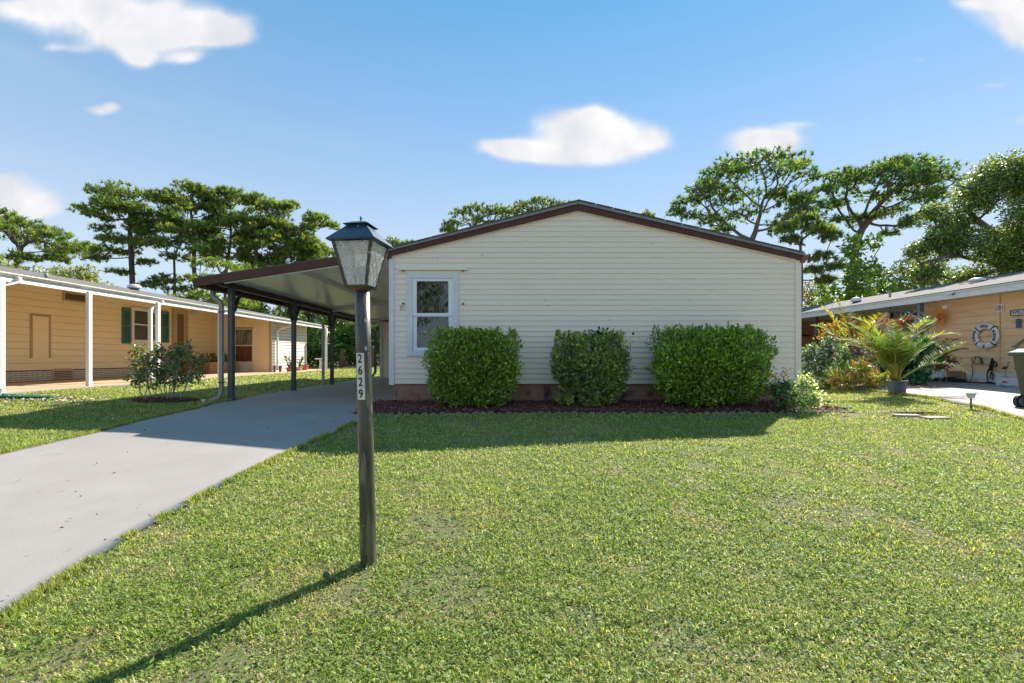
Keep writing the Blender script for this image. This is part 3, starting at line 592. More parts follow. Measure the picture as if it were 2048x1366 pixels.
# screened room at the back of the porch, facing us
RY = 20.6; RX1 = -10.85
def rw(px, py): return (px-HX)/F*RY, CZ+(HY-py)/F*RY
nb2 = 17; zr0, zr1 = .42, 2.86
pxa, pxb = rw(469, 0)[0], rw(507, 0)[0]
for i in range(nb2):
    z0 = zr0+(zr1-zr0)*i/nb2; zz = z0+(zr1-zr0)/nb2+.003; pt = rw(0, 655)[1]
    if z0 < pt: lap(LX+.02, pxa, LX+.02, pxa, z0, zz, RY, .016, M_yel, nl); lap(pxb, RX1, pxb, RX1, z0, zz, RY, .016, M_yel, nl)
    else: lap(LX+.02, RX1, LX+.02, RX1, z0, zz, RY, .016, M_yel, nl)
obj('room_wall', MB().box(LX+.02, pxa, RY+.003, RY+.12, .3, zr1).box(pxb, RX1-.01, RY+.003, RY+.12, .3, zr1).box(pxa, pxb, RY+.003, RY+.12, rw(0, 655)[1], zr1).box(LX+.02, RX1-.01, RY+.12, RY+.2, zr1-.1, zr1), M_yel, nl)
obj('corner_trim', MB().box(RX1-.05, RX1+.02, RY-.03, RY+.04, .4, zr1), M_tan, nl)
zt_, zm_, zb_ = rw(0, 657)[1], rw(0, 691)[1], rw(0, 723)[1]
rwn = obj('panel_window', MB().box(pxa, pxa+.05, RY-.03, RY+.03, .42, zt_).box(pxb-.05, pxb, RY-.03, RY+.03, .42, zt_).box(pxa+.05, pxb-.05, RY-.029, RY+.03, zt_-.05, zt_).box(pxa+.05, pxb-.05, RY-.029, RY+.03, zm_-.025, zm_+.025).box(pxa+.05, pxb-.05, RY-.02, RY+.02, .42, zb_), mat('cream_panel', (.62, .55, .42), None, rough=.6), nl)
obj('pane', MB().box(pxa+.05, pxb-.05, RY, RY+.01, zm_+.025, zt_-.05), mat('screened_curtain', (.26, .26, .17), (.06, .05, .035), 7, .25, stretch=(3, 1, .25), lo=.4, hi=.6), rwn)
obj('pane', MB().box(pxa+.05, pxb-.05, RY, RY+.01, zb_, zm_-.025), mat('dark_red_glass', (.09, .035, .018), (.16, .07, .03), 7, .2, stretch=(4, 1, .25)), rwn)
# white sided shed end catching the sun
SX = -10.78
for i in range(17):
    z0 = .42+2.36*i/17; z1 = z0+2.36/17+.003
    obj('siding_board', MB().hexa([(SX-.02, RY+.02, z0), (SX+.034, RY+.02, z0), (SX+.034, 24, z0), (SX-.02, 24, z0), (SX-.02, RY+.02, z1-.022), (SX+.012, RY+.02, z1-.022), (SX+.012, 24, z1-.022), (SX-.02, 24, z1-.022)]), mat('shed_vinyl', (.60, .57, .50), (.56, .53, .46), 3, .6), nl)
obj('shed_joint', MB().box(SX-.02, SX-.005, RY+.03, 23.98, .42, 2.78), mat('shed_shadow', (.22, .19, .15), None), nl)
obj('shed_wall', MB().box(SX-.12, SX-.021, RY+.02, 24.0, .3, 2.82).box(LX+.1, SX-.12, 23.9, 24, .3, 2.82), M_wht, nl)
obj('corner_trim', MB().box(SX-.02, SX+.045, 23.93, 24.03, .4, 2.8), M_wht, nl)
# porch roof: gutter, fascia, shingles, ceiling
EX = -10.1
def ez(py0): return CZ+(HY-py0)/F*(-EX*F/HX)
zg1, zgm, zg0 = ez(542.5), ez(549), ez(560)
RYE = 25.2
obj('gutter', MB().prism([(EX-.10, zgm-.0), (EX-.0, zgm), (EX+.04, zg1-.02), (EX+.04, zg1), (EX-.10, zg1)], 'y', 5.2, RYE), M_wht, nl)
obj('fascia', MB().box(EX-.13, EX-.03, 5.2, RYE, zg0, zgm-.006), M_trim, nl)
rr = [(EX-.02, zg1), (-17, 4.15), (-24, 2.6), (-24, 2.55), (-17, 4.08), (EX-.10, zg1-.06)]
obj('roof_slope', MB().hexa([(EX-.02, 5.2, zg1-.03), (-17, 5.2, 4.10), (-17, RYE, 4.10), (EX-.02, RYE, zg1-.03), (EX-.02, 5.2, zg1+.012), (-17, 5.2, 4.15), (-17, RYE, 4.15), (EX-.02, RYE, zg1+.012)]), M_shing, nl)
obj('roof_slope', MB().hexa([(-24, 5.2, 2.5), (-17, 5.2, 4.10), (-17, RYE, 4.10), (-24, RYE, 2.5), (-24, 5.2, 2.55), (-17, 5.2, 4.151), (-17, RYE, 4.151), (-24, RYE, 2.55)]), M_shing, nl)
obj('porch_ceiling', MB().hexa([(EX-.13, 5.2, zg0+.04), (LX-.1, 5.2, zg0+.6), (LX-.1, RYE, zg0+.6), (EX-.13, RYE, zg0+.04), (EX-.13, 5.2, zg0+.07), (LX-.1, 5.2, zg0+.64), (LX-.1, RYE, zg0+.64), (EX-.13, RYE, zg0+.07)]), M_wht, nl)
obj('gable_infill', MB().prism([(LX, 2.8), (SX, 2.8), (SX, zg0+.10), (LX, zg0+.55)], 'y', RY+.03, RY+.1), M_yel, nl)
obj('shed_header', MB().box(SX-.1, SX-.0, RY+.0, 25.1, 2.78, zg0+.12), M_wht, nl)
pm = mesh_of('post', MB().box(-.04, .04, -.045, .045, 0, 1).box(-.043, .043, -.02, .02, 0, .998), M_wht)
for px_ in (5, 180.5, 318, 441): D = 10.0*F/(HX-px_); inst('post', pm, (-10.03, D, .405), nl, 0, (1, 1, zg0-.405+.03))
inst('post', pm, (-10.03, 24.8, .405), nl, 0, (1.6, 1.6, zg0-.405+.03))
def ldsp(D, toe=True):
    x = -10.0; z1 = zgm
    return dspout([(EX+.0, D+.45, z1), (EX+.0, D+.45, z1-.08), (EX, D+.3, z1-.16), (EX+.0, D+.08, z1-.24), (EX+.02, D, z1-.34), (EX+.02, D, .62), (EX+.08, D-.02, .50), (EX+.22, D-.03, .45)], .045, .035, M_wht, nl)
ldsp(8.9); ldsp(12.75)
obj('downspout', MB().tube([(EX-.05, 21.3, zg0+.05), (EX-.05, 21.3, zg0-.05), (EX-.45, 21.0, zg0-.22), (SX+.12, 20.85, zg0-.35), (SX+.12, 20.85, .48)], .045, 6), M_wht, nl)
obj('downspout', MB().tube([(EX, 25.0, zg0), (EX+.05, 25, zg0-.15), (EX+.28, 25, zg0-.25), (EX+.3, 25, .5)], .05, 6), M_wht, nl)
def vent_cap(name, x, y, z, r, h, par, m1, m2):
    o = obj(name, MB().lathe([(r*.62, -.2), (r*.62, h*.45), (r*.5, h*.5)], (x, y, z), 14), m1, par)
    obj('vent_cap', MB().lathe([(r*.95, h*.35), (r, h*.5), (r*.9, h*.75), (r*.55, h*.95), (.02, h)], (x, y, z), 14), m2, o, smooth=True)
vent_cap('roof_vent', -15.6, 18.9, 3.86, .25, .26, nl, M_dark, M_wht)
vent_cap('roof_vent', EX-.6, 10.5, zg1+.10, .04, .14, nl, M_grey, M_grey)

# ---------------------------------------------------------------- neighbour on the right
WX, FX = 12.5, 12.0
def rwp(px, py, X=12.5):
    D = X*F/(px-HX); return D, CZ+(HY-py)/F*D
nr = thing('orange_house', 'orange sided home with white block base and low grey roof on the right', 'house', (13, 12, .4))
zsk = rwp(1942, 742.6)[1]; zgr = g(12.4, 12)
RY0, RY1 = 8.5, rwp(1846, 0)[0]; zto = 2.80; stR = .186; nb = int((zto-zsk)/stR)+1
for i in range(nb):
    z0 = zsk+i*stR; z1 = z0+stR-.008
    for (a, b) in ((RY0, 11.62), (11.625, RY1)):
        obj('siding_board', MB().hexa([(WX-.024, a, z0), (WX, a, z0), (WX, b, z0), (WX-.014, b, z0), (WX-.003, a, z1), (WX, a, z1), (WX, b, z1), (WX-.003, b, z1)]), M_ora, nr)
obj('wall', MB().box(WX+.001, WX+.15, RY0, RY1, .2, zto+.2).box(WX+.15, 16, RY0, RY0+.15, .2, 2.9).box(WX+.15, 16, 23.85, 24, .2, 2.9).box(15.9, 16, RY0, 24, .2, 2.7), M_ora, nr)
obj('seam_cover', MB().box(WX-.03, WX-.0242, 11.59, 11.655, zsk, zto), M_ora, nr)
va, vb = rwp(1896.5, 0)[0], rwp(1932, 0)[0]   # larger D first
bw = .40
blk = mesh_of('block', MB().box(-.03, 0, 0, bw-.008, 0, .185), M_blk)
obj('base_backing', MB().box(WX-.008, WX-.0005, RY0, RY1, .3, zsk), mat('block_joint', (.50, .51, .52), None, rough=.9), nr)
zk0 = zsk-.385
for r in range(2):
    y = RY0+(.2 if r else 0)
    while y < RY1-.3:
        if not (y+bw > vb-.01 and y < va+.01): inst('block', blk, (WX-.006, y, zk0+r*.192), nr)
        y += bw
M_vbr = mat('brown_vent', (.33, .19, .11), (.27, .15, .09), 8, .7)
vt = obj('vent', MB().box(WX-.05, WX-.01, vb, vb+.05, zk0, zsk).box(WX-.05, WX-.01, va-.05, va, zk0, zsk).box(WX-.012, WX-.009, vb, va, zk0, zsk), M_vbr, nr)
for i in range(7): obj('slat', MB().box(WX-.048, WX-.02, vb+.05, va-.05, zk0+.01+i*.054, zk0+.045+i*.054), M_vbr, vt)
# roof, fascia
zf0, zf1 = CZ+(HY-579)/1028*FX, CZ+(HY-565.5)/1028*FX
REY = 24.0
obj('fascia', MB().box(FX-.06, FX+.02, 7.5, REY, zf0, zf1), M_trim, nr, bevel=.004)
obj('drip_edge', MB().box(FX-.09, FX+.02, 7.5, REY, zf1+.001, zf1+.035), M_wht, nr)
obj('roof_slope', MB().hexa([(FX-.08, 7.5, zf1+.036), (14.3, 7.5, 3.46), (14.3, REY, 3.46), (FX-.08, REY, zf1+.036), (FX-.08, 7.5, zf1+.06), (14.3, 7.5, 3.50), (14.3, REY, 3.50), (FX-.08, REY, zf1+.06)]), M_shing, nr)
obj('roof_slope', MB().hexa([(16.4, 7.5, 2.8), (14.3, 7.5, 3.46), (14.3, REY, 3.46), (16.4, REY, 2.8), (16.4, 7.5, 2.84), (14.3, 7.5, 3.501), (14.3, REY, 3.501), (16.4, REY, 2.84)]), M_shing, nr)
obj('soffit', MB().box(FX+.02, 15.9, 7.5, REY, zf0+.02, zf0+.04), M_wht, nr)
def roofz(x): return zf1+.05+(x-FX)/(2.3)*(3.50-zf1-.06)
def rv(px, py, X, r, h, m1, m2): D = X*F/(px-HX); vent_cap('roof_vent', X, D, roofz(X)-.02, r, h, nr, m1, m2)
rv(1712, 600, 12.7, .17, .24, mat('blue_grey_metal', (.05, .06, .09), None, rough=.5), M_trim)
rv(1954, 560, 13.2, .19, .16, M_trim, M_trim)
obj('roof_pipe', MB().lathe([(.035, 0), (.035, .22), (.045, .22), (.045, .25)], (12.9, 12.9*F/(1780-HX), roofz(12.9)-.02), 8), M_grey, nr)
# porch post, downspout, recessed entry
pD = 12.1*F/(1842-HX)
obj('porch_post', MB().box(12.02, 12.14, pD-.05, pD+.05, .4, zf0), mat('slate_post', (.13, .15, .18), None, rough=.5), nr)
obj('porch_post', MB().box(12.02, 12.14, 17.9, 18.0, .4, zf0), mat('brown_post', (.09, .06, .05), None, rough=.6), nr)
obj('downspout', MB().tube([(FX+.0, pD+1.0, zf0), (FX+.02, pD+1.0, zf0-.1), (12.05, pD+.5, zf0-.2), (12.08, pD+.15, zf0-.3)], .05, 6), mat('slate_pipe', (.07, .08, .11), None, rough=.4), nr)
PX = 13.9
def pw(px, py): return rwp(px, py, PX)
nb3 = 13
for i in range(nb3):
    z0 = .45+i*.186
    obj('siding_board', MB().hexa([(PX-.014, RY1, z0), (PX, RY1, z0), (PX, 22, z0), (PX-.014, 22, z0), (PX-.003, RY1, z0+.187), (PX, RY1, z0+.187), (PX, 22, z0+.187), (PX-.003, 22, z0+.187)]), mat('rust_orange_siding', (.40, .16, .065), (.36, .14, .06), 2, .6), nr)
obj('recess_wall', MB().box(PX, PX+.1, RY1, 22, .3, 2.86).box(WX+.15, PX, RY1-.1, RY1-.0, .3, 2.86), M_ora, nr)
# end screen wall of the porch (tan panels in a dark frame)
ES = 21.0
obj('end_panel', MB().box(11.9, 13.85, ES, ES+.05, .4, 2.05), mat('tan_panel', (.38, .25, .10), (.33, .21, .085), 3, .6), nr)
obj('end_panel', MB().box(11.9, 13.85, ES, ES+.05, 2.13, 2.75), MATS['tan_panel'], nr)
obj('end_frame', MB().box(11.9, 13.85, ES-.02, ES+.04, 2.052, 2.128).box(13.2, 13.34, ES-.05, ES-.021, .4, 2.75), mat('dark_frame', (.035, .02, .018), None, rough=.6), nr)
# door (ochre), sliding window with white frame, second dark window
a0, a1 = pw(1751, 0)[0], pw(1776, 0)[0]
rd = obj('door', MB().box(PX-.05, PX-.015, a1, a0, .42, 2.55), mat('ochre_door', (.52, .27, .05), None, rough=.5), nr)
obj('door_glass', MB().box(PX-.06, PX-.05, a1+.15, a0-.15, 1.2, 2.35), mat('pale_glass', (.34, .32, .26), (.2, .2, .17), 6, .15), rd)
b0, b1 = pw(1777, 0)[0], pw(1836, 0)[0]; zwt = pw(1836, 603)[1]; zwb = 1.15
sw = obj('window', MB().box(PX-.07, PX-.015, b1, b1+.1, zwb, zwt).box(PX-.07, PX-.015, b0-.14, b0, zwb, zwt).box(PX-.07, PX-.015, b1+.1, b0-.14, zwt-.1, zwt).box(PX-.07, PX-.015, b1+.1, b0-.14, zwb, zwb+.1).box(PX-.068, PX-.015, (b0+b1)/2-.04, (b0+b1)/2+.04, zwb+.1, zwt-.1), M_wht, nr)
obj('pane', MB().box(PX-.04, PX-.02, b1+.1, b0-.14, zwb+.1, zwt-.1), mat('sage_glass', (.24, .28, .20), (.19, .23, .17), 2, .12), sw)
obj('pane', MB().box(PX-.05, PX-.042, b0-.26, b0-.14, zwb+.1, zwt-.1), M_black, sw)
c0, c1 = pw(1676, 0)[0], pw(1712, 0)[0]
dw = obj('window', MB().box(PX-.06, PX-.015, c1, c1+.08, .9, 2.5).box(PX-.06, PX-.015, c0-.25, c0, .9, 2.5).box(PX-.06, PX-.015, c1+.08, c0-.25, 2.42, 2.5).box(PX-.06, PX-.015, c1+.08, c0-.25, .9, .98), mat('sage_trim', (.33, .36, .27), None, rough=.6), nr)
obj('pane', MB().box(PX-.04, PX-.02, c1+.08, c0-.25, .98, 2.42), mat('dark_blue_glass', (.02, .028, .04), None, rough=.08), dw)
# small white wall vent
d1, d0 = rwp(1992, 0)[0], rwp(2011, 0)[0]; zv1, zv0 = rwp(2000, 609)[1], rwp(2000, 623)[1]
wv = obj('wall_vent', MB().box(WX-.035, WX-.012, d0, d1, zv0-.01, zv0+.02).box(WX-.035, WX-.012, d0, d1, zv1-.02, zv1+.01).box(WX-.035, WX-.012, d0, d0+.02, zv0+.02, zv1-.02).box(WX-.035, WX-.012, d1-.02, d1, zv0+.02, zv1-.02).box(WX-.034, WX-.012, (d0+d1)/2-.06, (d0+d1)/2-.04, zv0+.02, zv1-.02).box(WX-.034, WX-.012, (d0+d1)/2+.04, (d0+d1)/2+.06, zv0+.02, zv1-.02), M_wht, nr)
for i in range(6): obj('slat', MB().box(WX-.03, WX-.016, d0+.02, d1-.02, zv0+.03+i*.025, zv0+.042+i*.025), mat('vent_slat', (.42, .33, .2), None), wv)
# ---------------------------------------------------------------- lamp post
LPX, LPY = (737-HX)/F*2.35, 2.35; lg = g(LPX, LPY)
lp = thing('lamp_post', 'weathered dark lamp post with lattice glass lantern and house number 2629 on the lawn', 'lamp post', (LPX, LPY, lg))
k = F/LPY
def lz_(py): return CZ+(HY-py)/k
def lx_(px): return (px-HX)/k
M_post = mat('weathered_bronze', (.045, .042, .034), (.125, .118, .10), 3, .36, metal=.35, spec=.6, stretch=(6, 6, .8), bump=.15, bscale=30, spots=[(5, .56, .06, (.16, .145, .11)), (14, .66, .03, (.022, .018, .012)), (9, .68, .03, (.30, .29, .26))])
top = lz_(577)
obj('post', MB().tube([(LPX, LPY, lg-.15), (LPX, LPY, lg+.02), (lx_(733), LPY, lg+.5), (lx_(727), LPY, lz_(700)), (lx_(724.5), LPY, top)], [.042, .041, .0395, .038, .0375], 28, flat=1), M_post, lp, smooth=True)
LC = (lx_(724.5)-.006, LPY)
ROT = math.radians(-8)
M_lant = mat('lantern_metal', (.045, .042, .04), (.09, .08, .07), 18, .4, metal=.3, spots=[(30, .64, .04, (.25, .22, .18))])
M_navy = mat('lantern_roof_navy', (.018, .04, .085), (.026, .055, .105), 8, .32, spec=.6, bump=.1, bscale=60, spots=[(45, .72, .02, (.4, .4, .4))])
obj('rust_collar', MB().lathe([(.040, 0), (.046, .004), (.048, .014), (.042, .02)], (LC[0], LC[1], lz_(581)), 20), mat('rust', (.25, .10, .03), (.10, .05, .02), 60, .9, bump=.8, bscale=120), lp)
zb0, zb1 = lz_(574), lz_(490)
fr = obj('lantern_base', MB().frust(LC, .108, zb0-.010, .124, zb0+.003, ROT).lathe([(.034, -.012), (.046, -.004), (.05, .0)], (LC[0], LC[1], zb0-.008), 16), M_lant, lp, bevel=.002)
R_ = Matrix.Rotation(ROT, 3, 'Z')
def lc(a, b, h, z): return Vector((LC[0], LC[1], 0))+R_ @ Vector((a*h, b*h, 0))+Vector((0, 0, z))
h0, h1 = .054, .099
for (a, b) in ((-1, -1), (1, -1), (1, 1), (-1, 1)):
    p0, p1 = lc(a, b, h0, zb0), lc(a, b, h1, zb1); mb = MB()
    ux, uy = R_ @ Vector((1, 0, 0)), R_ @ Vector((0, 1, 0)); w = .0075
    mb.hexa([p0-ux*w-uy*w, p0+ux*w-uy*w, p0+ux*w+uy*w, p0-ux*w+uy*w, p1-ux*w-uy*w, p1+ux*w-uy*w, p1+ux*w+uy*w, p1-ux*w+uy*w]); obj('lantern_corner', mb, M_lant, lp, bevel=.002)
def frosted(name):
    m = glassmat(name, (.93, .94, .96), .10, .18, bump=.5, bscale=55); nt = m.node_tree; N = nt.nodes.new; L = nt.links.new; out = nt.nodes['Material Output']; src = out.inputs[0].links[0].from_socket
    tr = N('ShaderNodeBsdfTranslucent'); tr.inputs[0].default_value = (.85, .84, .85, 1); df = N('ShaderNodeBsdfDiffuse'); df.inputs[0].default_value = (.72, .72, .75, 1); a = N('ShaderNodeMixShader'); a.inputs[0].default_value = .5; L(tr.outputs[0], a.inputs[1]); L(df.outputs[0], a.inputs[2])
    tc = N('ShaderNodeTexCoord'); mp = N('ShaderNodeMapping'); mp.inputs['Scale'].default_value = (1, 1, .25); L(tc.outputs['Object'], mp.inputs[0]); n = N('ShaderNodeTexNoise'); n.inputs['Scale'].default_value = 45; n.inputs['Detail'].default_value = 4; L(mp.outputs[0], n.inputs[0])
    r = N('ShaderNodeMapRange'); L(n.outputs[0], r.inputs[0]); r.inputs[1].default_value = .3; r.inputs[2].default_value = .7; r.inputs[3].default_value = .15; r.inputs[4].default_value = .55
    b = N('ShaderNodeMixShader'); L(r.outputs[0], b.inputs[0]); L(src, b.inputs[1]); L(a.outputs[0], b.inputs[2]); L(b.outputs[0], out.inputs[0]); return m
M_lgl = frosted('textured_glass')
M_wire = mat('lattice_lead', (.78, .78, .80), (.62, .62, .64), 30, .4, spec=.7)
for q, (a, b) in enumerate((((-1, -1), (1, -1)), ((1, -1), (1, 1)), ((1, 1), (-1, 1)), ((-1, 1), (-1, -1)))):
    A0, B0, A1, B1 = lc(*a, h0, zb0+.004), lc(*b, h0, zb0+.004), lc(*a, h1, zb1-.002), lc(*b, h1, zb1-.002)
    nrm = (B0-A0).cross(A1-A0).normalized()*.0015
    pn = obj('lantern_pane', MB().hexa([A0-nrm, B0-nrm, B0+nrm, A0+nrm, A1-nrm, B1-nrm, B1+nrm, A1+nrm]), M_lgl, lp)
    mb = MB()
    def P(s, t): return (A0.lerp(B0, s)).lerp(A1.lerp(B1, s), t)+nrm*2
    for s0 in (-.75, -.45, -.15, .15, .45, .75):
        for sg in (1, -1):
            pts = []
            for i in range(9):
                t = i/8; s = s0+t*.95 if sg > 0 else 1-(s0+t*.95)
                s += .03*math.sin(i*1.7+s0*5)
                if 0 <= s <= 1: pts.append(P(s, 1-t))
            if len(pts) > 1: mb.tube(pts, .0014, 4)
    obj('lattice', mb, M_wire, pn)
obj('bulb', MB().lathe([(.006, 0), (.012, .02), (.026, .045), (.03, .065), (.024, .085), (.008, .097), (.001, .1)], (LC[0], LC[1], zb0+.01), 16), mat('frosted_bulb', (.82, .80, .76), None, rough=.25), lp, smooth=True)
obj('reflector', MB().frust(LC, .16, zb1-.008, .15, zb1-.004, ROT), mat('reflector_white', (.7, .7, .7), None, rough=.3), lp)
zr0_, zr1_ = lz_(487), lz_(456)
rf_ = obj('lantern_roof', MB().frust(LC, .250, zr0_-.004, .252, zr0_+.001, ROT).frust(LC, .252, zr0_+.0011, .108, zr1_, ROT), M_navy, lp, bevel=.0015)
cp_ = obj('lantern_cap', MB().frust(LC, .09, zr1_+.0005, .09, zr1_+.0065, ROT).frust(LC, .134, zr1_+.007, .134, zr1_+.0085, ROT).frust(LC, .134, zr1_+.009, .06, lz_(445.5), ROT), M_navy, lp, bevel=.001)
obj('finial', MB().lathe([(.007, 0), (.006, .006), (.0035, .009), (.0035, .016), (.0055, .019), (.0035, .023), (.0045, .028), (.006, .03), (.002, .034), (.001, .037)], (LC[0]-.002, LC[1], lz_(446)), 8).tube([(LC[0], LC[1], lz_(437)), (LC[0]+.008, LC[1], lz_(438))], .002, 5), mat('finial_metal', (.07, .09, .09), None, rough=.5), lp)
# number plate wrapped on the post
pc = lx_(727.5); pz0, pz1 = lz_(798), lz_(706)
mb = MB(); n = 8; a0, a1 = math.radians(-125), math.radians(-66)
ph_ = .0412
for i in range(n+1):
    t = a0+(a1-a0)*i/n
    for z, sh in ((pz0, .0035), (pz1, -.0035)): mb.v.append((pc+sh-.000+math.cos(t)*ph_, LPY+math.sin(t)*ph_, z))
for i in range(n): kk = 2*i; mb.f.append((kk, kk+2, kk+3, kk+1))
pl = obj('number_plate', mb, mat('plate_white', (.68, .66, .62), (.6, .58, .54), 20, .5), lp)
am = (a0+a1)/2
for i, ch in enumerate('2629'):
    zc = pz1-(pz1-pz0)*(i+.5)/4; sh = -.0035+.007*(i+.5)/4
    text_mesh(ch, .062, M_black, 'digit', pl, (pc+sh+math.cos(am)*(ph_+.0012), LPY+math.sin(am)*(ph_+.0012), zc-.001), (math.radians(90), 0, am+math.pi/2), sx=.78, weight=.0006)
for (a_, b_, s_) in ((735, 641, .012), (736, 698, .015), (739, 707, .006), (731, 1046, .006)):
    mb = MB(); kk0 = (a_-lx_(0)*0)
    zc = lz_(b_); xc = lx_(a_); cx = lx_(727.5)+(.0 if b_ < 900 else -.004); dx = min(max((xc-cx)/.0395, -.95), .95); t = -math.acos(dx)
    vs = []
    for j in range(9):
        u = 2*math.pi*j/9; r = s_*random.uniform(.5, 1.1); tt = t+math.cos(u)*r/.04*.6; vs.append((cx+math.cos(tt)*.0408, LPY+math.sin(tt)*.0408, zc+math.sin(u)*r*1.2))
    mb.add(vs, [tuple(range(9))]); obj('paint_fleck', mb, mat('fleck_white', (.72, .72, .7), (.2, .2, .19), 200, .7), lp)

# ---------------------------------------------------------------- right side ornaments
def onwall(px, py, X=12.485): D = X*F/(px-HX); return Vector((X, D, CZ+(HY-py)/F*D))
c = onwall(1971, 672, 12.44); lr = thing('life_ring', 'white life ring with black bands and lettering hung on the orange wall', 'life ring', tuple(c))
RM, rm = .262, .078
def ring(a0, a1, n, rr, fl=.55):
    pts = [(c.x-.0, c.y+RM*math.cos(a0+(a1-a0)*i/n), c.z+RM*math.sin(a0+(a1-a0)*i/n)) for i in range(n+1)]; mb = MB(); m = 10; kk = 0
    for i in range(n+1):
        a = a0+(a1-a0)*i/n
        for j in range(m):
            b = 2*math.pi*j/m; r = RM+rr*math.cos(b); mb.v.append((c.x-rr*fl*math.sin(b), c.y+r*math.cos(a), c.z+r*math.sin(a)))
    for i in range(n):
        for j in range(m): mb.f.append((i*m+j, i*m+(j+1) % m, (i+1)*m+(j+1) % m, (i+1)*m+j))
    return mb
obj('ring', ring(0, 2*math.pi, 48, rm), mat('ring_white', (.74, .73, .72), (.66, .65, .64), 8, .5), lr, smooth=True)
for d in (45, 135, 225, 315):
    a = math.radians(d); obj('band', ring(a-.06, a+.06, 4, rm+.006), M_black, lr, smooth=True)
# lettering runs round the ring (viewer's right is -Y)
def ringtext(s, mid, span, size, flip=False):
    for i, ch in enumerate(s):
        a = math.radians(mid+span*(.5-(i+.5)/len(s)))          # clockwise as seen from the drive
        # as seen by the viewer: x' = -Y
        y = c.y-RM*math.cos(a); z = c.z+RM*math.sin(a)
        o = text_mesh(ch, size, M_black, 'letter', lr, (c.x-rm*.55-.004, y, z), (0, 0, 0), weight=.003)
        th = a-math.pi/2 if not flip else a+math.pi/2
        # local X -> viewer right (-Y), local Y -> up, normal -> -X ; then turn by th
        B = Matrix(((0, 0, -1), (-1, 0, 0), (0, 1, 0))); o.rotation_euler = (B @ Matrix.Rotation(th, 3, 'Z')).to_euler()
ringtext('GOOD', 90, 42, .095); ringtext('BUDDIES', 0, 62, .085); ringtext('FISHING', 180, 62, .085)
anc = MB(); az = c.z-RM
anc.box(c.x-.052, c.x-.045, c.y-.006, c.y+.006, az-.035, az+.04).box(c.x-.052, c.x-.045, c.y-.022, c.y+.022, az+.018, az+.028)
anc.tube([(c.x-.05, c.y-.035, az-.015), (c.x-.05, c.y-.02, az-.035), (c.x-.05, c.y, az-.042), (c.x-.05, c.y+.02, az-.035), (c.x-.05, c.y+.035, az-.015)], .006, 5); obj('anchor_emblem', anc, M_black, lr)
obj('rope', MB().tube([(c.x-.0, c.y-.28, c.z+.24), (c.x-.03, c.y-.33, c.z+.22), (c.x, c.y-.30, c.z+.18)], .008, 5), mat('rope_brown', (.25, .1, .06), None), lr)
# sun ornament
c = onwall(1881, 634, 12.40); su = thing('sun_ornament', 'orange metal sun ornament with curved rays on the orange wall', 'wall ornament', tuple(c))
obj('face', MB().lathe([(.001, -.05), (.06, -.045), (.10, -.02), (.115, .0)], (0, 0, 0), 20), mat('sun_red', (.62, .10, .01), (.50, .06, .01), 10, .35, coat=.3), su, smooth=True, local=True)
o = su.children[0]; o.rotation_euler = (0, math.radians(90), 0); o.location = (0, 0, 0)
rym = mat('sun_yellow', (.85, .42, .03), (.75, .28, .02), 8, .35)
for i in range(22):
    a = 2*math.pi*i/22; L_ = .36 if i % 2 else .30; pts = []
    for j in range(6):
        t = j/5; r = .10+(L_-.10)*t; aa = a+.10*math.sin(t*4); pts.append((c.x-.02-.02*math.sin(t*3), c.y+r*math.cos(aa), c.z+r*math.sin(aa)))
    obj('ray', MB().tube(pts, [.013, .02, .019, .017, .013, .004], 5, flat=.5), rym, su)
# hanging white bell pot with wire
c = onwall(1891, 614, 12.05); hp = thing('hanging_pot', 'small white pot hanging on wires from the roof edge above the sun ornament', 'hanging pot', tuple(c))
obj('pot', MB().lathe([(.045, -.06), (.06, -.02), (.075, .03), (.08, .035), (.07, .036)], tuple(c), 14), M_wht, hp, smooth=True)
obj('wire', MB().tube([(c.x, c.y-.06, c.z+.04), (c.x, c.y, c.z+.32)], .004, 4).tube([(c.x, c.y+.06, c.z+.04), (c.x, c.y, c.z+.32)], .004, 4), M_dark, hp)
c = onwall(1900, 588, 11.92); cm = thing('eave_lamp', 'small white security lamp fixed to the fascia of the orange house', 'lamp', tuple(c))
obj('housing', MB().box(c.x-.04, c.x+.02, c.y-.12, c.y+.12, c.z-.02, c.z+.035), M_wht, cm, bevel=.008); obj('lens', MB().lathe([(.02, -.035), (.028, -.03), (.028, .0)], (c.x-.02, c.y-.10, c.z), 10), M_black, cm)
# welcome sign and blue tag
c = onwall(2049, 624, 12.46); ws = thing('name_sign', 'dark framed white name sign cut by the right edge on the orange wall', 'sign', tuple(c))
obj('board', MB().box(c.x-.012, c.x, c.y-.27, c.y+.28, c.z-.055, c.z+.055), mat('sign_white', (.62, .64, .68), None), ws)
obj('frame', MB().box(c.x-.02, c.x+.0, c.y-.29, c.y+.30, c.z+.0551, c.z+.075).box(c.x-.02, c.x+.0, c.y-.29, c.y+.30, c.z-.075, c.z-.0551).box(c.x-.02, c.x, c.y+.2801, c.y+.30, c.z-.055, c.z+.055), M_dark, ws)
o = text_mesh('WELCOME', .11, mat('sign_blue', (.03, .06, .2), None), 'lettering', ws, (c.x-.014, c.y, c.z), (math.radians(90), 0, math.radians(-90)), weight=.002)
c = onwall(2037, 646, 12.46); bt = thing('blue_plaque', 'small dark blue plaque hanging on a wire under the name sign', 'plaque', tuple(c))
obj('plaque', MB().box(c.x-.012, c.x, c.y-.055, c.y+.055, c.z-.12, c.z+.10), mat('plaque_blue', (.02, .07, .18), (.04, .11, .25), 14, .4), bt, bevel=.01)
obj('wire', MB().tube([(c.x-.006, c.y, c.z+.1), (c.x-.006, c.y, c.z+.2)], .004, 4), M_dark, bt)
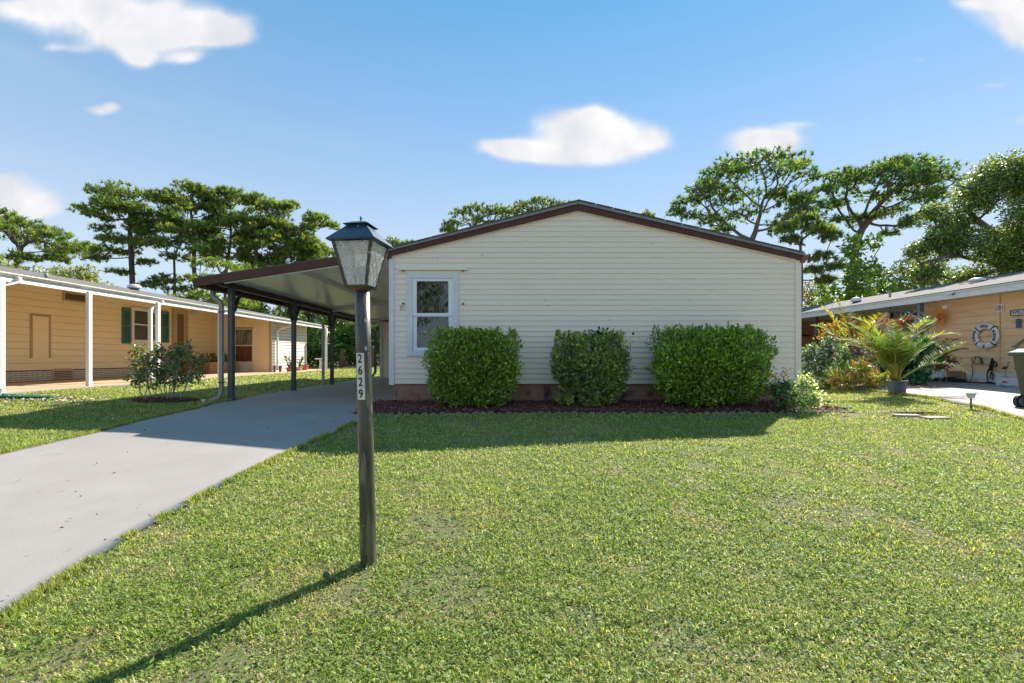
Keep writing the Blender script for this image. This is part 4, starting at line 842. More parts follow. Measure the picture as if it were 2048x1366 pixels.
# towel bar / pole hooked on wall
c = onwall(2030, 692, 12.42); hk = thing('wall_pole', 'thin dark pole with a looped end fixed across the orange wall', 'pole', tuple(c))
e = onwall(2058, 672, 12.42)
obj('pole', MB().tube([tuple(c), tuple(c.lerp(e, .5)+Vector((0, 0, .01))), tuple(e)], .012, 6).tube([tuple(c+Vector((0, 0, -.03))), tuple(c.lerp(e, .5)+Vector((0, 0, -.04))), tuple(e)], .009, 6), M_dark, hk)
obj('loop', MB().tube([tuple(c+Vector((0, .07*math.cos(t), .025*math.sin(t)-.01))) for t in np.linspace(0, 6.28, 12)], .012, 6), M_grey, hk)
# reel with cable on wall
c = onwall(1964, 722, 12.44); cb_ = thing('cable_loop', 'thin brown cable looped on a bracket running down to the block base', 'cable', tuple(c))
def W(px, py, X=12.44): return tuple(onwall(px, py, X))
obj('cable', MB().tube([W(1964, 727), W(1955, 728), W(1946, 725), W(1942, 720), W(1946, 714), W(1954, 713), W(1961, 714), W(1963, 719)], .010, 5).tube([W(1952, 713), W(1948, 722), W(1944, 729), W(1946, 740), W(1945, 752), W(1940, 762), W(1933, 768)], .010, 5), mat('cable_brown', (.09, .04, .03), None, rough=.5), cb_)
obj('bracket', MB().tube([W(1958, 714, 12.40), W(1962, 717, 12.40), W(1964, 728, 12.40)], [.02, .03, .035], 6), mat('bracket_bronze', (.12, .07, .04), None, rough=.5), cb_)
c = onwall(1985, 730, 12.40); bc = thing('black_cord', 'bundle of black power cord hanging on the orange wall beside the bin', 'cord', tuple(c))
mb = MB()
for j in range(6):
    q = rng.normal(size=(9, 2))*np.array([3.0, 7]); pts = [W(1983+a_*.8+(4 if i_ > 9 else 0), 731+b_*.9, 12.36+.06*random.random()) for i_, (a_, b_) in enumerate(q)]; mb.tube(pts, .014, 5)
mb.tube([W(1986, 721), W(1992, 725), W(1994, 731), W(1988, 733)], .014, 5).tube([W(1982, 742), W(1987, 752), W(1984, 759), W(1980, 755), W(1982, 745)], .013, 5).tube([W(1977, 738), W(1974, 750), W(1975, 760), W(1977, 766)], .012, 5)
obj('cord', mb, M_black, bc, smooth=True); obj('plug', MB().box(12.36, 12.44, bc.location.y+.02, bc.location.y+.14, .42, .47), M_black, bc)
# crane figurines on a little shelf block
sb = Vector((12.25, 12.25*F/(2022-HX)*1.0, g(12.2, 11.2)+.02))
tag(obj('concrete_block', MB().box(12.12, 12.42, 10.75, 11.35, sb.z-.02, sb.z+.20), M_blk), 'white painted block on the drive under the two bird figurines', 'block')
def crane(y, label, m, s=1.0):
    z = sb.z+.20; t = thing('bird_figurine', label, 'figurine', (12.27, y, z)); x = 12.27
    obj('body', MB().tube([(x, y+.09*s, z+.20*s), (x, y+.05*s, z+.225*s), (x, y, z+.235*s), (x, y-.04*s, z+.25*s)], [.008, .03, .035, .012], 8), m, t, smooth=True)
    obj('neck', MB().tube([(x, y-.035*s, z+.25*s), (x, y-.06*s, z+.29*s), (x, y-.045*s, z+.34*s), (x, y-.06*s, z+.37*s), (x, y-.085*s, z+.365*s), (x, y-.13*s, z+.35*s)], [.011, .009, .008, .013, .008, .002], 6), m, t)
    for d in (-.012, .02): obj('leg', MB().tube([(x, y+d, z+.21*s), (x, y+d*1.3, z+.1), (x, y+d, z)], .004, 5), m, t)
    obj('base', MB().box(x-.05, x+.05, y-.08, y+.08, z, z+.008), M_dark, t)
crane(11.43-.17, 'brown long legged bird figurine standing on the white block', mat('fig_brown', (.09, .04, .03), None)); crane(11.43-.45, 'teal long legged bird figurine half hidden by the wheeled bin', mat('fig_teal', (.05, .14, .16), None), 1.0)
c = ga(2014, 775); cz = g(*c)+.022
tb = thing('toy_boat', 'small blue and red plastic toy on the drive by the white block', 'toy', (c[0], c[1], cz))
obj('hull', MB().lathe([(.05, 0), (.10, .01), (.11, .05), (.07, .08)], (c[0], c[1], cz), 12, 1, 1.3), mat('toy_cyan', (.15, .50, .60), (.5, .55, .5), 12), tb, smooth=True)
obj('cabin', MB().lathe([(.06, .07), (.05, .10), (.02, .13)], (c[0], c[1]+.05, cz), 10), mat('toy_red', (.6, .06, .04), None), tb, smooth=True)
obj('edge_strip', MB().box(12.30, 12.38, 11.4, 14.6, .40, .45), mat('dark_rubber', (.05, .04, .04), None), nr)

# wheeled bin
bd = 7.15; bx = (2068-HX)/F*bd; bg_ = g(bx+.2, bd)+.022
wb = thing('wheelie_bin', 'olive green wheeled bin with grey lid standing on the neighbour drive', 'bin', (bx+.3, bd, bg_))
M_bin = mat('bin_olive', (.04, .052, .03), (.055, .068, .04), 3, .45); H = .90
mb = MB(); xa0, xa1 = bx+.10, bx+.58; xb0, xb1 = bx+.02, bx+.66
mb.hexa([(xa0, bd-.22, bg_+.05), (xa1, bd-.22, bg_+.05), (xa1, bd+.26, bg_+.05), (xa0, bd+.26, bg_+.05), (xb0, bd-.30, bg_+H), (xb1, bd-.30, bg_+H), (xb1, bd+.34, bg_+H), (xb0, bd+.34, bg_+H)])
obj('body', mb, M_bin, wb, bevel=.02)
obj('rib', MB().hexa([(xa0+.05, bd-.245, bg_+.12), (xa0+.10, bd-.245, bg_+.12), (xa0+.10, bd-.20, bg_+.12), (xa0+.05, bd-.2, bg_+.12), (xb0+.06, bd-.315, bg_+H-.16), (xb0+.13, bd-.315, bg_+H-.16), (xb0+.13, bd-.26, bg_+H-.16), (xb0+.06, bd-.26, bg_+H-.16)]), M_bin, wb, bevel=.01)
obj('rib', MB().hexa([(xa0+.2, bd-.245, bg_+.12), (xa0+.25, bd-.245, bg_+.12), (xa0+.25, bd-.20, bg_+.12), (xa0+.2, bd-.2, bg_+.12), (xb0+.25, bd-.315, bg_+H-.16), (xb0+.30, bd-.315, bg_+H-.16), (xb0+.30, bd-.26, bg_+H-.16), (xb0+.25, bd-.26, bg_+H-.16)]), M_bin, wb, bevel=.01)
obj('rim', MB().box(xb0-.03, xb1+.03, bd-.34, bd+.38, bg_+H-.05, bg_+H), M_bin, wb, bevel=.012)
obj('lid', MB().hexa([(xb0-.03, bd-.35, bg_+H+.003), (xb1+.03, bd-.35, bg_+H+.003), (xb1+.03, bd+.39, bg_+H+.003), (xb0-.03, bd+.39, bg_+H+.003), (xb0+.05, bd-.24, bg_+H+.06), (xb1-.05, bd-.24, bg_+H+.06), (xb1-.05, bd+.3, bg_+H+.06), (xb0+.05, bd+.3, bg_+H+.06)]), mat('lid_grey', (.24, .25, .25), (.30, .31, .31), 6, .4), wb, bevel=.015)
for yy in (bd-.26, bd+.24):
    w_ = obj('wheel', MB().tube([(xa0-.0, yy, bg_+.11), (xa0, yy+.06, bg_+.11)], .11, 20), mat('tyre', (.02, .02, .02), None, rough=.7), wb, bevel=.008)
    obj('hub', MB().tube([(xa0, yy-.006, bg_+.11), (xa0, yy+.0, bg_+.11)], .07, 14), mat('hub_grey', (.25, .26, .24), None), w_)

# solar path lights
def solar(px, py, label, s=1.0, white=True, stem=.16, D=None):
    x, y = ga(px, py); z = g(x, y); t = thing('path_light', label, 'path light', (x, y, z))
    obj('stake', MB().tube([(x, y, z-.03), (x, y, z+stem)], .012*s, 8), M_dark, t)
    obj('glass', MB().lathe([(.025*s, 0), (.035*s, .003), (.055*s, .07*s), (.05*s, .075*s)], (x, y, z+stem), 6), mat('lens_grey', (.62, .62, .6), None, rough=.2), t)
    cg = MB()
    for j in range(6): a = j*math.pi/3; cg.tube([(x+.038*s*math.cos(a), y+.038*s*math.sin(a), z+stem), (x+.06*s*math.cos(a), y+.06*s*math.sin(a), z+stem+.075*s)], .005, 4)
    obj('cage', cg, M_wht, t)
    obj('cap', MB().lathe([(.10*s, 0), (.10*s, .008), (.06*s, .032*s), (.055*s, .034*s)], (x, y, z+stem+.076*s), 6), M_wht, t)
solar(1942, 817, 'white hexagonal solar path light at the edge of the neighbour drive', 1.0, stem=.17)
x, y = ga(407, 812); z = g(x, y); sp_ = thing('spot_light', 'small white cone spotlight on a spike beside the leggy bush', 'spotlight', (x, y, z))
obj('spike', MB().tube([(x, y, z-.02), (x, y, z+.05)], [.005, .01], 6), M_wht, sp_); obj('cone', MB().lathe([(.015, 0), (.022, .03), (.042, .06), (.042, .066)], (x, y, z+.045), 12), M_wht, sp_, smooth=True)
# stepping stones, boards, hose splash
for (pa, pb, lab) in (((1812, 833), 10, 'broken concrete paver strip set in the lawn, left of two'), ((1870, 838), 11, 'pale concrete paver lying in the lawn, right of two')):
    x, y = ga(*pa); z = g(x, y)
    o = obj('paver', MB().obox((x, y, z+.012), .17, .075, .02, math.radians(-8 if pb == 10 else 2)), mat('paver', (.50, .42, .36), (.40, .33, .29), 12, .9, bump=.4, bscale=50), bevel=.006); tag(o, lab, 'paver')
x, y = ga(1830, 829); chips('bare_soil', np.stack([x+rng.normal(0, .22, 900), y+rng.normal(0, .06, 900), np.full(900, g(x, y)+.022)], 1), 'patch of brown litter and bare soil above the two pavers', 1.0, .022)
x, y = ga(1645, 818); z = g(x, y)
tag(obj('plank', MB().obox((x+.15, y, z+.02), .33, .012, .012, math.radians(-1)), mat('dark_board', (.03, .025, .022), None)), 'thin dark edging board lying on the grass by the house corner', 'board')
x, y = ga(1655, 806); z = g(x, y)
tag(obj('plank', MB().obox((x, y, z+.03), .09, .03, .015, math.radians(-25), 0, math.radians(15)), MATS['dark_board']), 'short tilted dark board beside the house corner plant', 'board')
x, y = ga(35, 797); z = g(x, y); sbk = thing('splash_block', 'green plastic splash block under the white downspout at the far left', 'splash block', (x, y, z))
mb = MB(); N_ = 12; prof = [(-.16, .06), (-.13, .02), (0, .012), (.13, .02), (.16, .06)]
for i in range(N_+1):
    t = i/N_; w = 1-.75*t*t; hh = 1-.6*t
    for (a_, b_) in prof: mb.v.append((x-.45+1.15*t, y+a_*w, z+.01+b_*hh))
for i in range(N_):
    for j in range(4): kk = i*5+j; mb.f.append((kk, kk+1, kk+6, kk+5))
o = obj('tray', mb, mat('green_plastic', (.015, .16, .085), (.02, .20, .10), 5, .4), sbk, smooth=True); sd = o.modifiers.new('thick', 'SOLIDIFY'); sd.thickness = .012
n = 900; px_ = x+rng.normal(0, .75, n); py_ = y+rng.normal(0, .18, n); d = rdir(n); V, Fc = leaves(np.stack([px_, py_, G(px_, py_)+.012], 1), unit(d*np.array([1, 1, .35])), .06, .045)
tag(npobj('pebbles', V, Fc, leafmat('pebble', 0, .9), None, np.repeat(np.array([[.55, .45, .36]])*rng.uniform(.4, 1.1, (n, 1)), 4, 0)), 'pale pebbles round the green splash block', kind='stuff')
# bench far back, pots by the white shed
x, y = -11.05, 26.5; z = g(x, y); be = thing('pedestal_table', 'small pale concrete pedestal table under the trees behind the yellow house', 'table', (x, y, z))
obj('table_top', MB().box(x-.24, x+.24, y-.2, y+.2, z+.56, z+.63), M_blk, be, bevel=.02)
obj('pedestal', MB().lathe([(.12, 0), (.12, .03), (.09, .06), (.07, .5), (.1, .56)], (x+.03, y, z), 10), M_blk, be)
def pot(px, py, D, r, h, label, m, leaf=None, lh=.4, nl_=12):
    x = (px-HX)/F*D; z = g(x, D)+.02; t = thing('potted_plant', label, 'potted plant', (x, D, z))
    obj('pot', MB().lathe([(r*.7, 0), (r*.75, .01), (r*.98, h*.85), (r*1.08, h*.86), (r*1.08, h), (r*.95, h), (r*.9, h*.9)], (x, D, z), 16), m, t)
    if leaf:
        n = nl_*14; P = []; Dd = []
        for i in range(nl_):
            a = random.uniform(0, 6.28); s = random.uniform(.2, .6)
            for j in range(14): tt = j/14; P.append((x+math.cos(a)*s*lh*tt, D+math.sin(a)*s*lh*tt, z+h+lh*tt)); Dd.append((math.cos(a+random.uniform(-1.5, 1.5)), math.sin(a+random.uniform(-1.5, 1.5)), random.uniform(.2, 1)))
        V, Fc = leaves(np.array(P), unit(np.array(Dd)), lh*.22, lh*.08); npobj('foliage', V, Fc, leafmat('leaf_generic'), t, np.repeat(np.array([leaf])*rng.uniform(.5, 1.3, (n, 1)), 4, 0))
    return t
M_terra = mat('terracotta', (.42, .12, .06), (.36, .10, .05), 8, .8)
pot(579, 744, 21.2, .15, .2, 'terracotta pot with a dark leafed plant, second from the left by the white shed wall', M_terra, (.06, .06, .02), .55)
pot(598, 742, 22.6, .16, .2, 'terracotta pot with an olive plant right of the middle carport post', mat('pink_pot', (.5, .3, .24), None), (.08, .09, .03), .5)
pot(608.5, 742, 23.7, .2, .26, 'square red terracotta pot at the far corner of the white shed', M_terra, (.2, .05, .03), .18, 6)
pot(560.5, 746, 20.8, .07, .28, 'small dark narrow pot leaning by the shed wall', mat('dark_pot', (.14, .07, .05), None))
pot(549, 747, 20.35, .06, .30, 'narrow brown pot at the foot of the round downspout', MATS['dark_pot'])
# flower box in the porch
x, y = -12.6, 18.6; z = .42; fb = thing('planter_box', 'long timber planter box with flowers by the porch wall of the yellow house', 'planter', (x, y, z))
for i in range(5):
    obj('plank', MB().box(x-.5, x+.5, y-.25, y-.22, z+i*.095, z+i*.095+.085), mat('planter_wood', (.36, .17, .06), (.26, .12, .045), 6, .8, stretch=(.5, 2, 6)), fb)
    obj('plank', MB().box(x+.47, x+.5, y-.22, y+1.6, z+i*.095, z+i*.095+.085), MATS['planter_wood'], fb)
obj('soil', MB().box(x-.5, x+.46, y-.21, y+1.6, z, z+.42), M_mulch, fb)
n = 500; P = np.stack([x+rng.uniform(-.5, .5, n), y+rng.uniform(-.2, 1.5, n), z+.42+rng.random(n)**2*.38], 1); V, Fc = leaves(P, unit(rdir(n)+np.array([0, 0, .6])), .12, .06)
cc = np.array([[.10, .14, .03], [.06, .09, .02], [.45, .33, .03], [.14, .04, .02]])[rng.choice(4, n, p=[.4, .35, .15, .1])]; npobj('foliage', V, Fc, leafmat('leaf_generic'), fb, np.repeat(cc, 4, 0))
# ---------------------------------------------------------------- trees
def crown_clumps(px, pyt, hw, dp, D, n, r, flat=.52, inner=.5):
    """clump ellipsoids inside a domed crown: apex pixel, half width and depth in pixels at distance D"""
    s = D/F; c = at(px, pyt, D); hw *= s; dp *= s; out = []
    for i in range(n):
        a = r.uniform(0, 6.283); q = math.sqrt((i+.5)/n); x = math.cos(a)*q; yv = math.sin(a)*q
        z = -dp*.60*(q**2.2)-dp*.08
        if r.random() < inner: z -= dp*r.uniform(.15, .62); x *= .8; yv *= .8
        rx = hw*r.uniform(.24, .36); out.append((c.x+x*hw*.86, c.y+yv*hw*.86, c.z+z, rx, rx, rx*flat))
    return out
BARK_P = mat('pine_bark', (.15, .115, .09), (.085, .065, .055), 3, .95, bump=.6, bscale=12, stretch=(1, 1, .4), spots=[(.8, .55, .15, (.20, .13, .10))])
BARK_G = mat('grey_bark', (.20, .18, .155), (.11, .095, .08), 3, .95, bump=.5, bscale=12, stretch=(1, 1, .4))
def pine(label, trunk, D, clumps, rb=.22, seed=0, dens=20, tone=(0, 0, 0), nlen=.30, group='pines behind the houses', limbs=None, ndl=15, bark=None):
    r = np.random.default_rng(seed+100); pts = [at(px, py, D) for (px, py) in trunk]; base = Vector((pts[0].x, D, g(pts[0].x, D)))
    t = thing('pine_tree', label, 'pine tree', tuple(base), group)
    path = [base]+pts[0:]; nodes = []; par = []
    step = .45
    for a, b in zip(path[:-1], path[1:]):
        m = max(1, int((b-a).length/step))
        for i in range(m): nodes.append(np.array(a.lerp(b, i/m))); par.append(len(nodes)-2)
    nodes.append(np.array(path[-1])); par.append(len(nodes)-2)
    for i in range(2, len(nodes)): nodes[i] = nodes[i]+np.array([math.sin(i*.5+seed), math.cos(i*.37+seed), 0])*.06
    A = []
    dens = int(dens*1.7)
    for (x, y, z, rx, ry, rz) in clumps:
        rx *= 1.12; ry *= 1.12; rz *= 1.25; n = dens; u = unit(r.normal(size=(n, 3))); u[:, 2] = np.abs(u[:, 2])*1.1-.35; rad = r.random((n, 1))**.45; A.append(np.array([x, y, z])+u*rad*np.array([rx, ry, rz]))
    A = np.concatenate(A)
    lo = int(len(nodes)*.35)
    n0, p0 = grow((nodes, par), A, .42, .34, 120, r=r, jit=.10)
    rad, child = branch_radii(p0, .014, rb*.62, 1.75)
    idx = np.where(p0 >= 0)[0]; V, Fc = segs(n0[p0[idx]], n0[idx], np.minimum(rad[p0[idx]], rad[idx]*1.35), rad[idx], 6)
    npobj('trunk', V, Fc, bark or BARK_P, t, smooth=True)
    tips = A+r.normal(size=A.shape)*.07; n = len(tips); zc = tips[:, 2]
    cen = tips.mean(0); out = unit(tips-cen); sz = r.uniform(.75, 1.25, n)
    P = np.repeat(tips, ndl, 0); d = unit(r.normal(size=(n*ndl, 3))+np.repeat(out, ndl, 0)*.5+np.array([0, 0, .75])); Ls = nlen*np.repeat(sz, ndl)*r.uniform(.7, 1.15, n*ndl)
    P = P+r.normal(size=P.shape)*nlen*.13
    V, Fc = needles(P-d*nlen*.15, d, Ls, .055*nlen/.30)
    base_ = np.array([[.12, .185, .045], [.18, .25, .055], [.075, .13, .042], [.25, .27, .075]])[r.choice(4, n, p=[.38, .30, .24, .08])]
    base_ = 1.3*(base_+np.array(tone))*r.uniform(.75, 1.3, (n, 1)); cc = np.repeat(np.repeat(base_, ndl, 0)*r.uniform(.8, 1.2, (n*ndl, 1)), 3, 0)
    npobj('crown', V, Fc, leafmat('pine_needles', .5, .5, spec=.3, tcol=(1.35, 1.3, .5)), t, cc)
    return t
def C(px, py, D, hw, hh, dy=0): s = D/F; p = at(px, py, D); return (p.x, p.y+dy, p.z, hw*s, hw*s*.9, hh*s)
R1 = np.random.default_rng(3)
# far left umbrella pine
cl = [C(-60, 455, 27, 55, 18), C(-20, 440, 27, 45, 16, 1), C(15, 435, 27, 42, 15, -1), C(50, 448, 27, 38, 13), C(80, 462, 27, 34, 13, .6), C(110, 478, 27, 30, 14, -.5), C(138, 498, 27, 26, 12), C(40, 470, 27, 35, 12, -1.3), C(-10, 470, 27, 40, 12, 1.4), C(75, 495, 27, 30, 11, 1), C(70, 520, 27, 28, 9, -.7), C(-90, 480, 27, 40, 20), C(100, 515, 27, 22, 10, .3)]
pine('broad umbrella shaped pine cut by the left edge above the yellow roof', [(20, 545), (28, 530), (36, 505)], 27, cl, .24, 1, 34)
cl = [C(240, 378, 34, 34, 11), C(280, 385, 34, 30, 12, 1), C(205, 388, 34, 26, 11, -.5), C(195, 405, 34, 22, 10, .5), C(310, 395, 34, 24, 12), C(260, 400, 34, 30, 12, -1.3), C(165, 417, 34, 20, 7), C(190, 430, 34, 20, 7), C(213, 438, 34, 16, 6), C(300, 425, 34, 24, 11, .8),
      C(225, 462, 34, 24, 9, -.6), C(250, 450, 34, 24, 9, .9), C(215, 478, 34, 20, 8), C(295, 460, 34, 28, 11), C(310, 490, 34, 24, 10, -.5), C(180, 505, 34, 28, 10), C(160, 490, 34, 20, 8, .5), C(205, 520, 34, 24, 8, -.4), C(235, 500, 34, 22, 8, 1), C(295, 525, 34, 20, 7), C(240, 545, 34, 22, 7)]
cl += crown_clumps(262, 368, 78, 120, 34, 16, R1, .5, .5)
pine('tallest left pine with a tiered open crown and a side arm above the yellow house', [(262, 640), (262, 560), (264, 500), (262, 450), (258, 410)], 34, cl, .30, 2, 30)
pine('dense rounded pine right of the tall tiered one', [(392, 640), (392, 560), (388, 500), (385, 455)], 36, crown_clumps(382, 364, 76, 150, 36, 40, R1), .26, 3, 28)
pine('dark leaning pine in the middle of the left row', [(452, 640), (452, 560), (456, 505), (462, 460)], 38, crown_clumps(468, 374, 66, 150, 38, 34, R1), .22, 4, 28, (.006, .008, 0))
pine('slim trunked pine left of the broad domed one', [(508, 640), (507, 560), (510, 500), (514, 460)], 37, crown_clumps(520, 382, 66, 150, 37, 34, R1), .26, 5, 28, (.012, .014, 0))
pine('broad domed pine second from the right end of the left row', [(562, 640), (560, 570), (566, 520), (572, 480)], 39, crown_clumps(575, 396, 68, 150, 39, 34, R1), .22, 6, 28, (.01, .012, 0))
pine('last pine of the left row sloping down behind the lantern', [(618, 660), (618, 590), (624, 540), (628, 510)], 40, crown_clumps(634, 424, 64, 140, 40, 32, R1), .2, 7, 28)
pine('low pale green pine standing in front of the left row above the carport', [(425, 660), (425, 600), (432, 570)], 30, [C(385, 560, 30, 24, 11), C(420, 530, 30, 34, 14), C(460, 535, 30, 34, 13, .6), C(500, 545, 30, 28, 11), C(440, 565, 30, 36, 12, -.8), C(470, 580, 30, 30, 12), C(400, 590, 30, 30, 12, .4), C(490, 610, 30, 26, 14), C(370, 600, 30, 24, 10), C(445, 610, 30, 26, 10, -.6)], .16, 8, 40, (.045, .05, .002), .26)
pine('dark green pine filling the gap under the dense rounded one', [(345, 660), (345, 600), (350, 520)], 33, [C(340, 460, 33, 28, 12), C(365, 480, 33, 30, 14, .6), C(330, 490, 33, 24, 12, -.6), C(390, 500, 33, 24, 12), C(350, 515, 33, 28, 11), C(330, 560, 33, 28, 12), C(360, 580, 33, 26, 10), C(305, 570, 33, 20, 9)], .16, 9, 36, (-.004, 0, .002))
# behind the cream house
pine('wide low pine crown rising behind the left roof slope of the cream house', [(945, 560), (945, 500)], 40, [C(905, 450, 40, 22, 12), C(925, 428, 40, 26, 12), C(955, 420, 40, 28, 12), C(985, 420, 40, 26, 12, .5), C(1010, 424, 40, 24, 12), C(960, 445, 40, 36, 14), C(900, 462, 40, 20, 10), C(1000, 446, 40, 30, 12)], .25, 10, 36, (.006, .006, .004))
pine('pine crown just left of the cream house ridge', [(1085, 560), (1085, 480)], 42, [C(1050, 412, 42, 24, 12), C(1080, 404, 42, 28, 11), C(1110, 408, 42, 26, 11, .5), C(1140, 412, 42, 22, 9), C(1075, 425, 42, 34, 12), C(1120, 424, 42, 30, 11), C(1030, 428, 42, 20, 10)], .25, 11, 36, (.004, .004, .004))
pine('small tree top showing right of the cream house ridge', [(1292, 560), (1292, 480)], 45, [C(1292, 432, 45, 15, 8), C(1280, 440, 45, 12, 8), C(1302, 440, 45, 12, 7)], .12, 12, 30)
pine('small tree top showing above the left eave of the cream house', [(790, 600), (790, 540)], 45, [C(782, 485, 45, 20, 10), C(800, 492, 45, 14, 7), C(765, 490, 45, 18, 12), C(822, 488, 45, 12, 6)], .12, 13, 30)
# right side pines
R2 = np.random.default_rng(8)
cl = [C(1460, 345, 29, 40, 15), C(1510, 335, 29, 40, 14, 1), C(1555, 332, 29, 40, 15, -1), C(1595, 340, 29, 36, 15), C(1425, 362, 29, 30, 14, .8), C(1405, 385, 29, 28, 12, -.8), C(1625, 358, 29, 30, 14), C(1480, 365, 29, 34, 12, 2), C(1545, 360, 29, 34, 12, -2), C(1590, 372, 29, 34, 13, 1.6),
      C(1370, 405, 29, 24, 13), C(1355, 425, 29, 16, 9), C(1395, 425, 29, 22, 10, .8), C(1425, 440, 29, 22, 10), C(1440, 412, 29, 22, 9, -1), C(1580, 405, 29, 28, 11), C(1620, 395, 29, 26, 11, 1), C(1600, 425, 29, 26, 10), C(1455, 455, 29, 24, 8, .6), C(1555, 450, 29, 22, 9), C(1540, 470, 29, 20, 8, -1), C(1650, 380, 29, 20, 10)]
cl += crown_clumps(1500, 320, 155, 125, 29, 17, R2, .45, .2)+crown_clumps(1600, 345, 80, 110, 28, 6, R2, .5, .4)
pine('wide spreading pine with bare grey limbs behind the right roof slope of the cream house', [(1503, 600), (1502, 520), (1504, 480), (1512, 462)], 29, cl, .30, 20, 23, (-.03, -.02, .008), .30, bark=BARK_G, ndl=14)
pine('slim pine standing between the cream house and the orange house', [(1603, 620), (1603, 560), (1602, 520), (1600, 490)], 25, [C(1575, 455, 25, 24, 10), C(1610, 440, 25, 26, 10), C(1645, 450, 25, 26, 9, .5), C(1660, 475, 25, 22, 8), C(1625, 470, 25, 24, 8, -.8), C(1585, 480, 25, 20, 8), C(1640, 515, 25, 26, 12), C(1665, 535, 25, 20, 10), C(1650, 560, 25, 16, 8), C(1625, 540, 25, 14, 8)], .14, 21, 30, (.004, 0, .004), bark=BARK_G)
cl = [C(1690, 350, 30, 34, 14), C(1730, 340, 30, 38, 14, 1), C(1775, 336, 30, 42, 14), C(1820, 342, 30, 38, 14, -1), C(1855, 360, 30, 28, 14), C(1665, 375, 30, 28, 14), C(1870, 385, 30, 20, 12), C(1740, 368, 30, 36, 12, 2), C(1800, 368, 30, 36, 12, -2), C(1845, 400, 30, 26, 12), C(1700, 400, 30, 24, 11, 1), C(1660, 410, 30, 22, 10),
      C(1750, 400, 30, 26, 11, -1), C(1810, 412, 30, 28, 11, 1), C(1760, 430, 30, 24, 9), C(1725, 435, 30, 20, 8), C(1835, 440, 30, 24, 10), C(1800, 455, 30, 22, 9, -.6), C(1775, 468, 30, 18, 7), C(1680, 440, 30, 18, 8)]
cl += crown_clumps(1768, 328, 122, 120, 30, 20, R2, .45, .2)
pine('umbrella pine with thick reddish trunk behind the orange house roof', [(1703, 640), (1706, 560), (1710, 510), (1716, 478)], 30, cl, .38, 22, 23, (-.03, -.02, .008), .30, ndl=14)

def broad(label, trunk, D, clumps, rb=.2, seed=0, lf=.13, per=900, tone=(.055, .10, .022), var=((1, 1, 1),), group='leafy trees behind the houses', name='broadleaf_tree', cat='tree', shell=.55, gaps=.0, lw_=.55, bark=None, mt='leaf_tree', sten=26):
    r = np.random.default_rng(seed+500); pts = [at(px, py, D) for (px, py) in trunk]; base = Vector((pts[0].x, D, g(pts[0].x, D)))
    t = thing(name, label, cat, tuple(base), group); nodes = []; par = []; path = [base]+pts
    for a, b in zip(path[:-1], path[1:]):
        m = max(1, int((b-a).length/.5))
        for i in range(m): nodes.append(np.array(a.lerp(b, i/m))); par.append(len(nodes)-2)
    nodes.append(np.array(path[-1])); par.append(len(nodes)-2); A = []; Pl = []; No = []
    for (x, y, z, rx, ry, rz) in clumps:
        u = unit(r.normal(size=(sten, 3))); A.append(np.array([x, y, z])+u*r.random((sten, 1))**.5*np.array([rx, ry, rz]))
        n = int(per*2.4*rx*rz); u = unit(r.normal(size=(n, 3))); rad = shell+(1-shell)*r.random((n, 1)); lump = vnoise(u[:, 0]*2+x, u[:, 1]*2+u[:, 2]*3+z, 1.4, 3)
        keep = lump > gaps; u = u[keep]; rad = rad[keep]*(.82+.36*lump[keep][:, None]); Pl.append(np.array([x, y, z])+u*rad*np.array([rx, ry, rz])); No.append(u)
    A = np.concatenate(A); n0, p0 = grow((nodes, par), A, .5, .45, 90, r=r, jit=.15); rad, _ = branch_radii(p0, .014, rb*.7, 1.8); idx = np.where(p0 >= 0)[0]
    V, Fc = segs(n0[p0[idx]], n0[idx], np.minimum(rad[p0[idx]], rad[idx]*1.35), rad[idx], 5); npobj('trunk', V, Fc, bark or BARK_G, t, smooth=True)
    P = np.concatenate(Pl); Nn = np.concatenate(No); n = len(P); d = unit(Nn*.5+r.normal(size=(n, 3))*.8+np.array([0, 0, -.1])); side = unit(np.cross(d, unit(Nn+np.array([0, 0, .8])+r.normal(size=(n, 3))*.5)))
    L_ = lf*r.uniform(.7, 1.3, n); s = side; V = np.stack([P, P+d*L_[:, None]*.45+s*(L_*lw_*.5)[:, None], P+d*L_[:, None], P+d*L_[:, None]*.45-s*(L_*lw_*.5)[:, None]], 1).reshape(-1, 3); Fc = np.arange(n)[:, None]*4+np.array([[0, 1, 2, 3]])
    vv = np.array(var)[r.integers(0, len(var), n)]; cl_ = np.array(tone)*2.3*vv*r.uniform(.7, 1.35, (n, 1))*(.8+.5*vnoise(P[:, 0], P[:, 2], .8, 3)[:, None])
    npobj('crown', V, Fc, leafmat(mt, .45, .42, spec=.45), t, np.repeat(cl_, 4, 0)); return t
V1 = ((1, 1, 1), (1.25, 1.15, .9), (.8, .85, .95), (1.7, 1.45, .9))
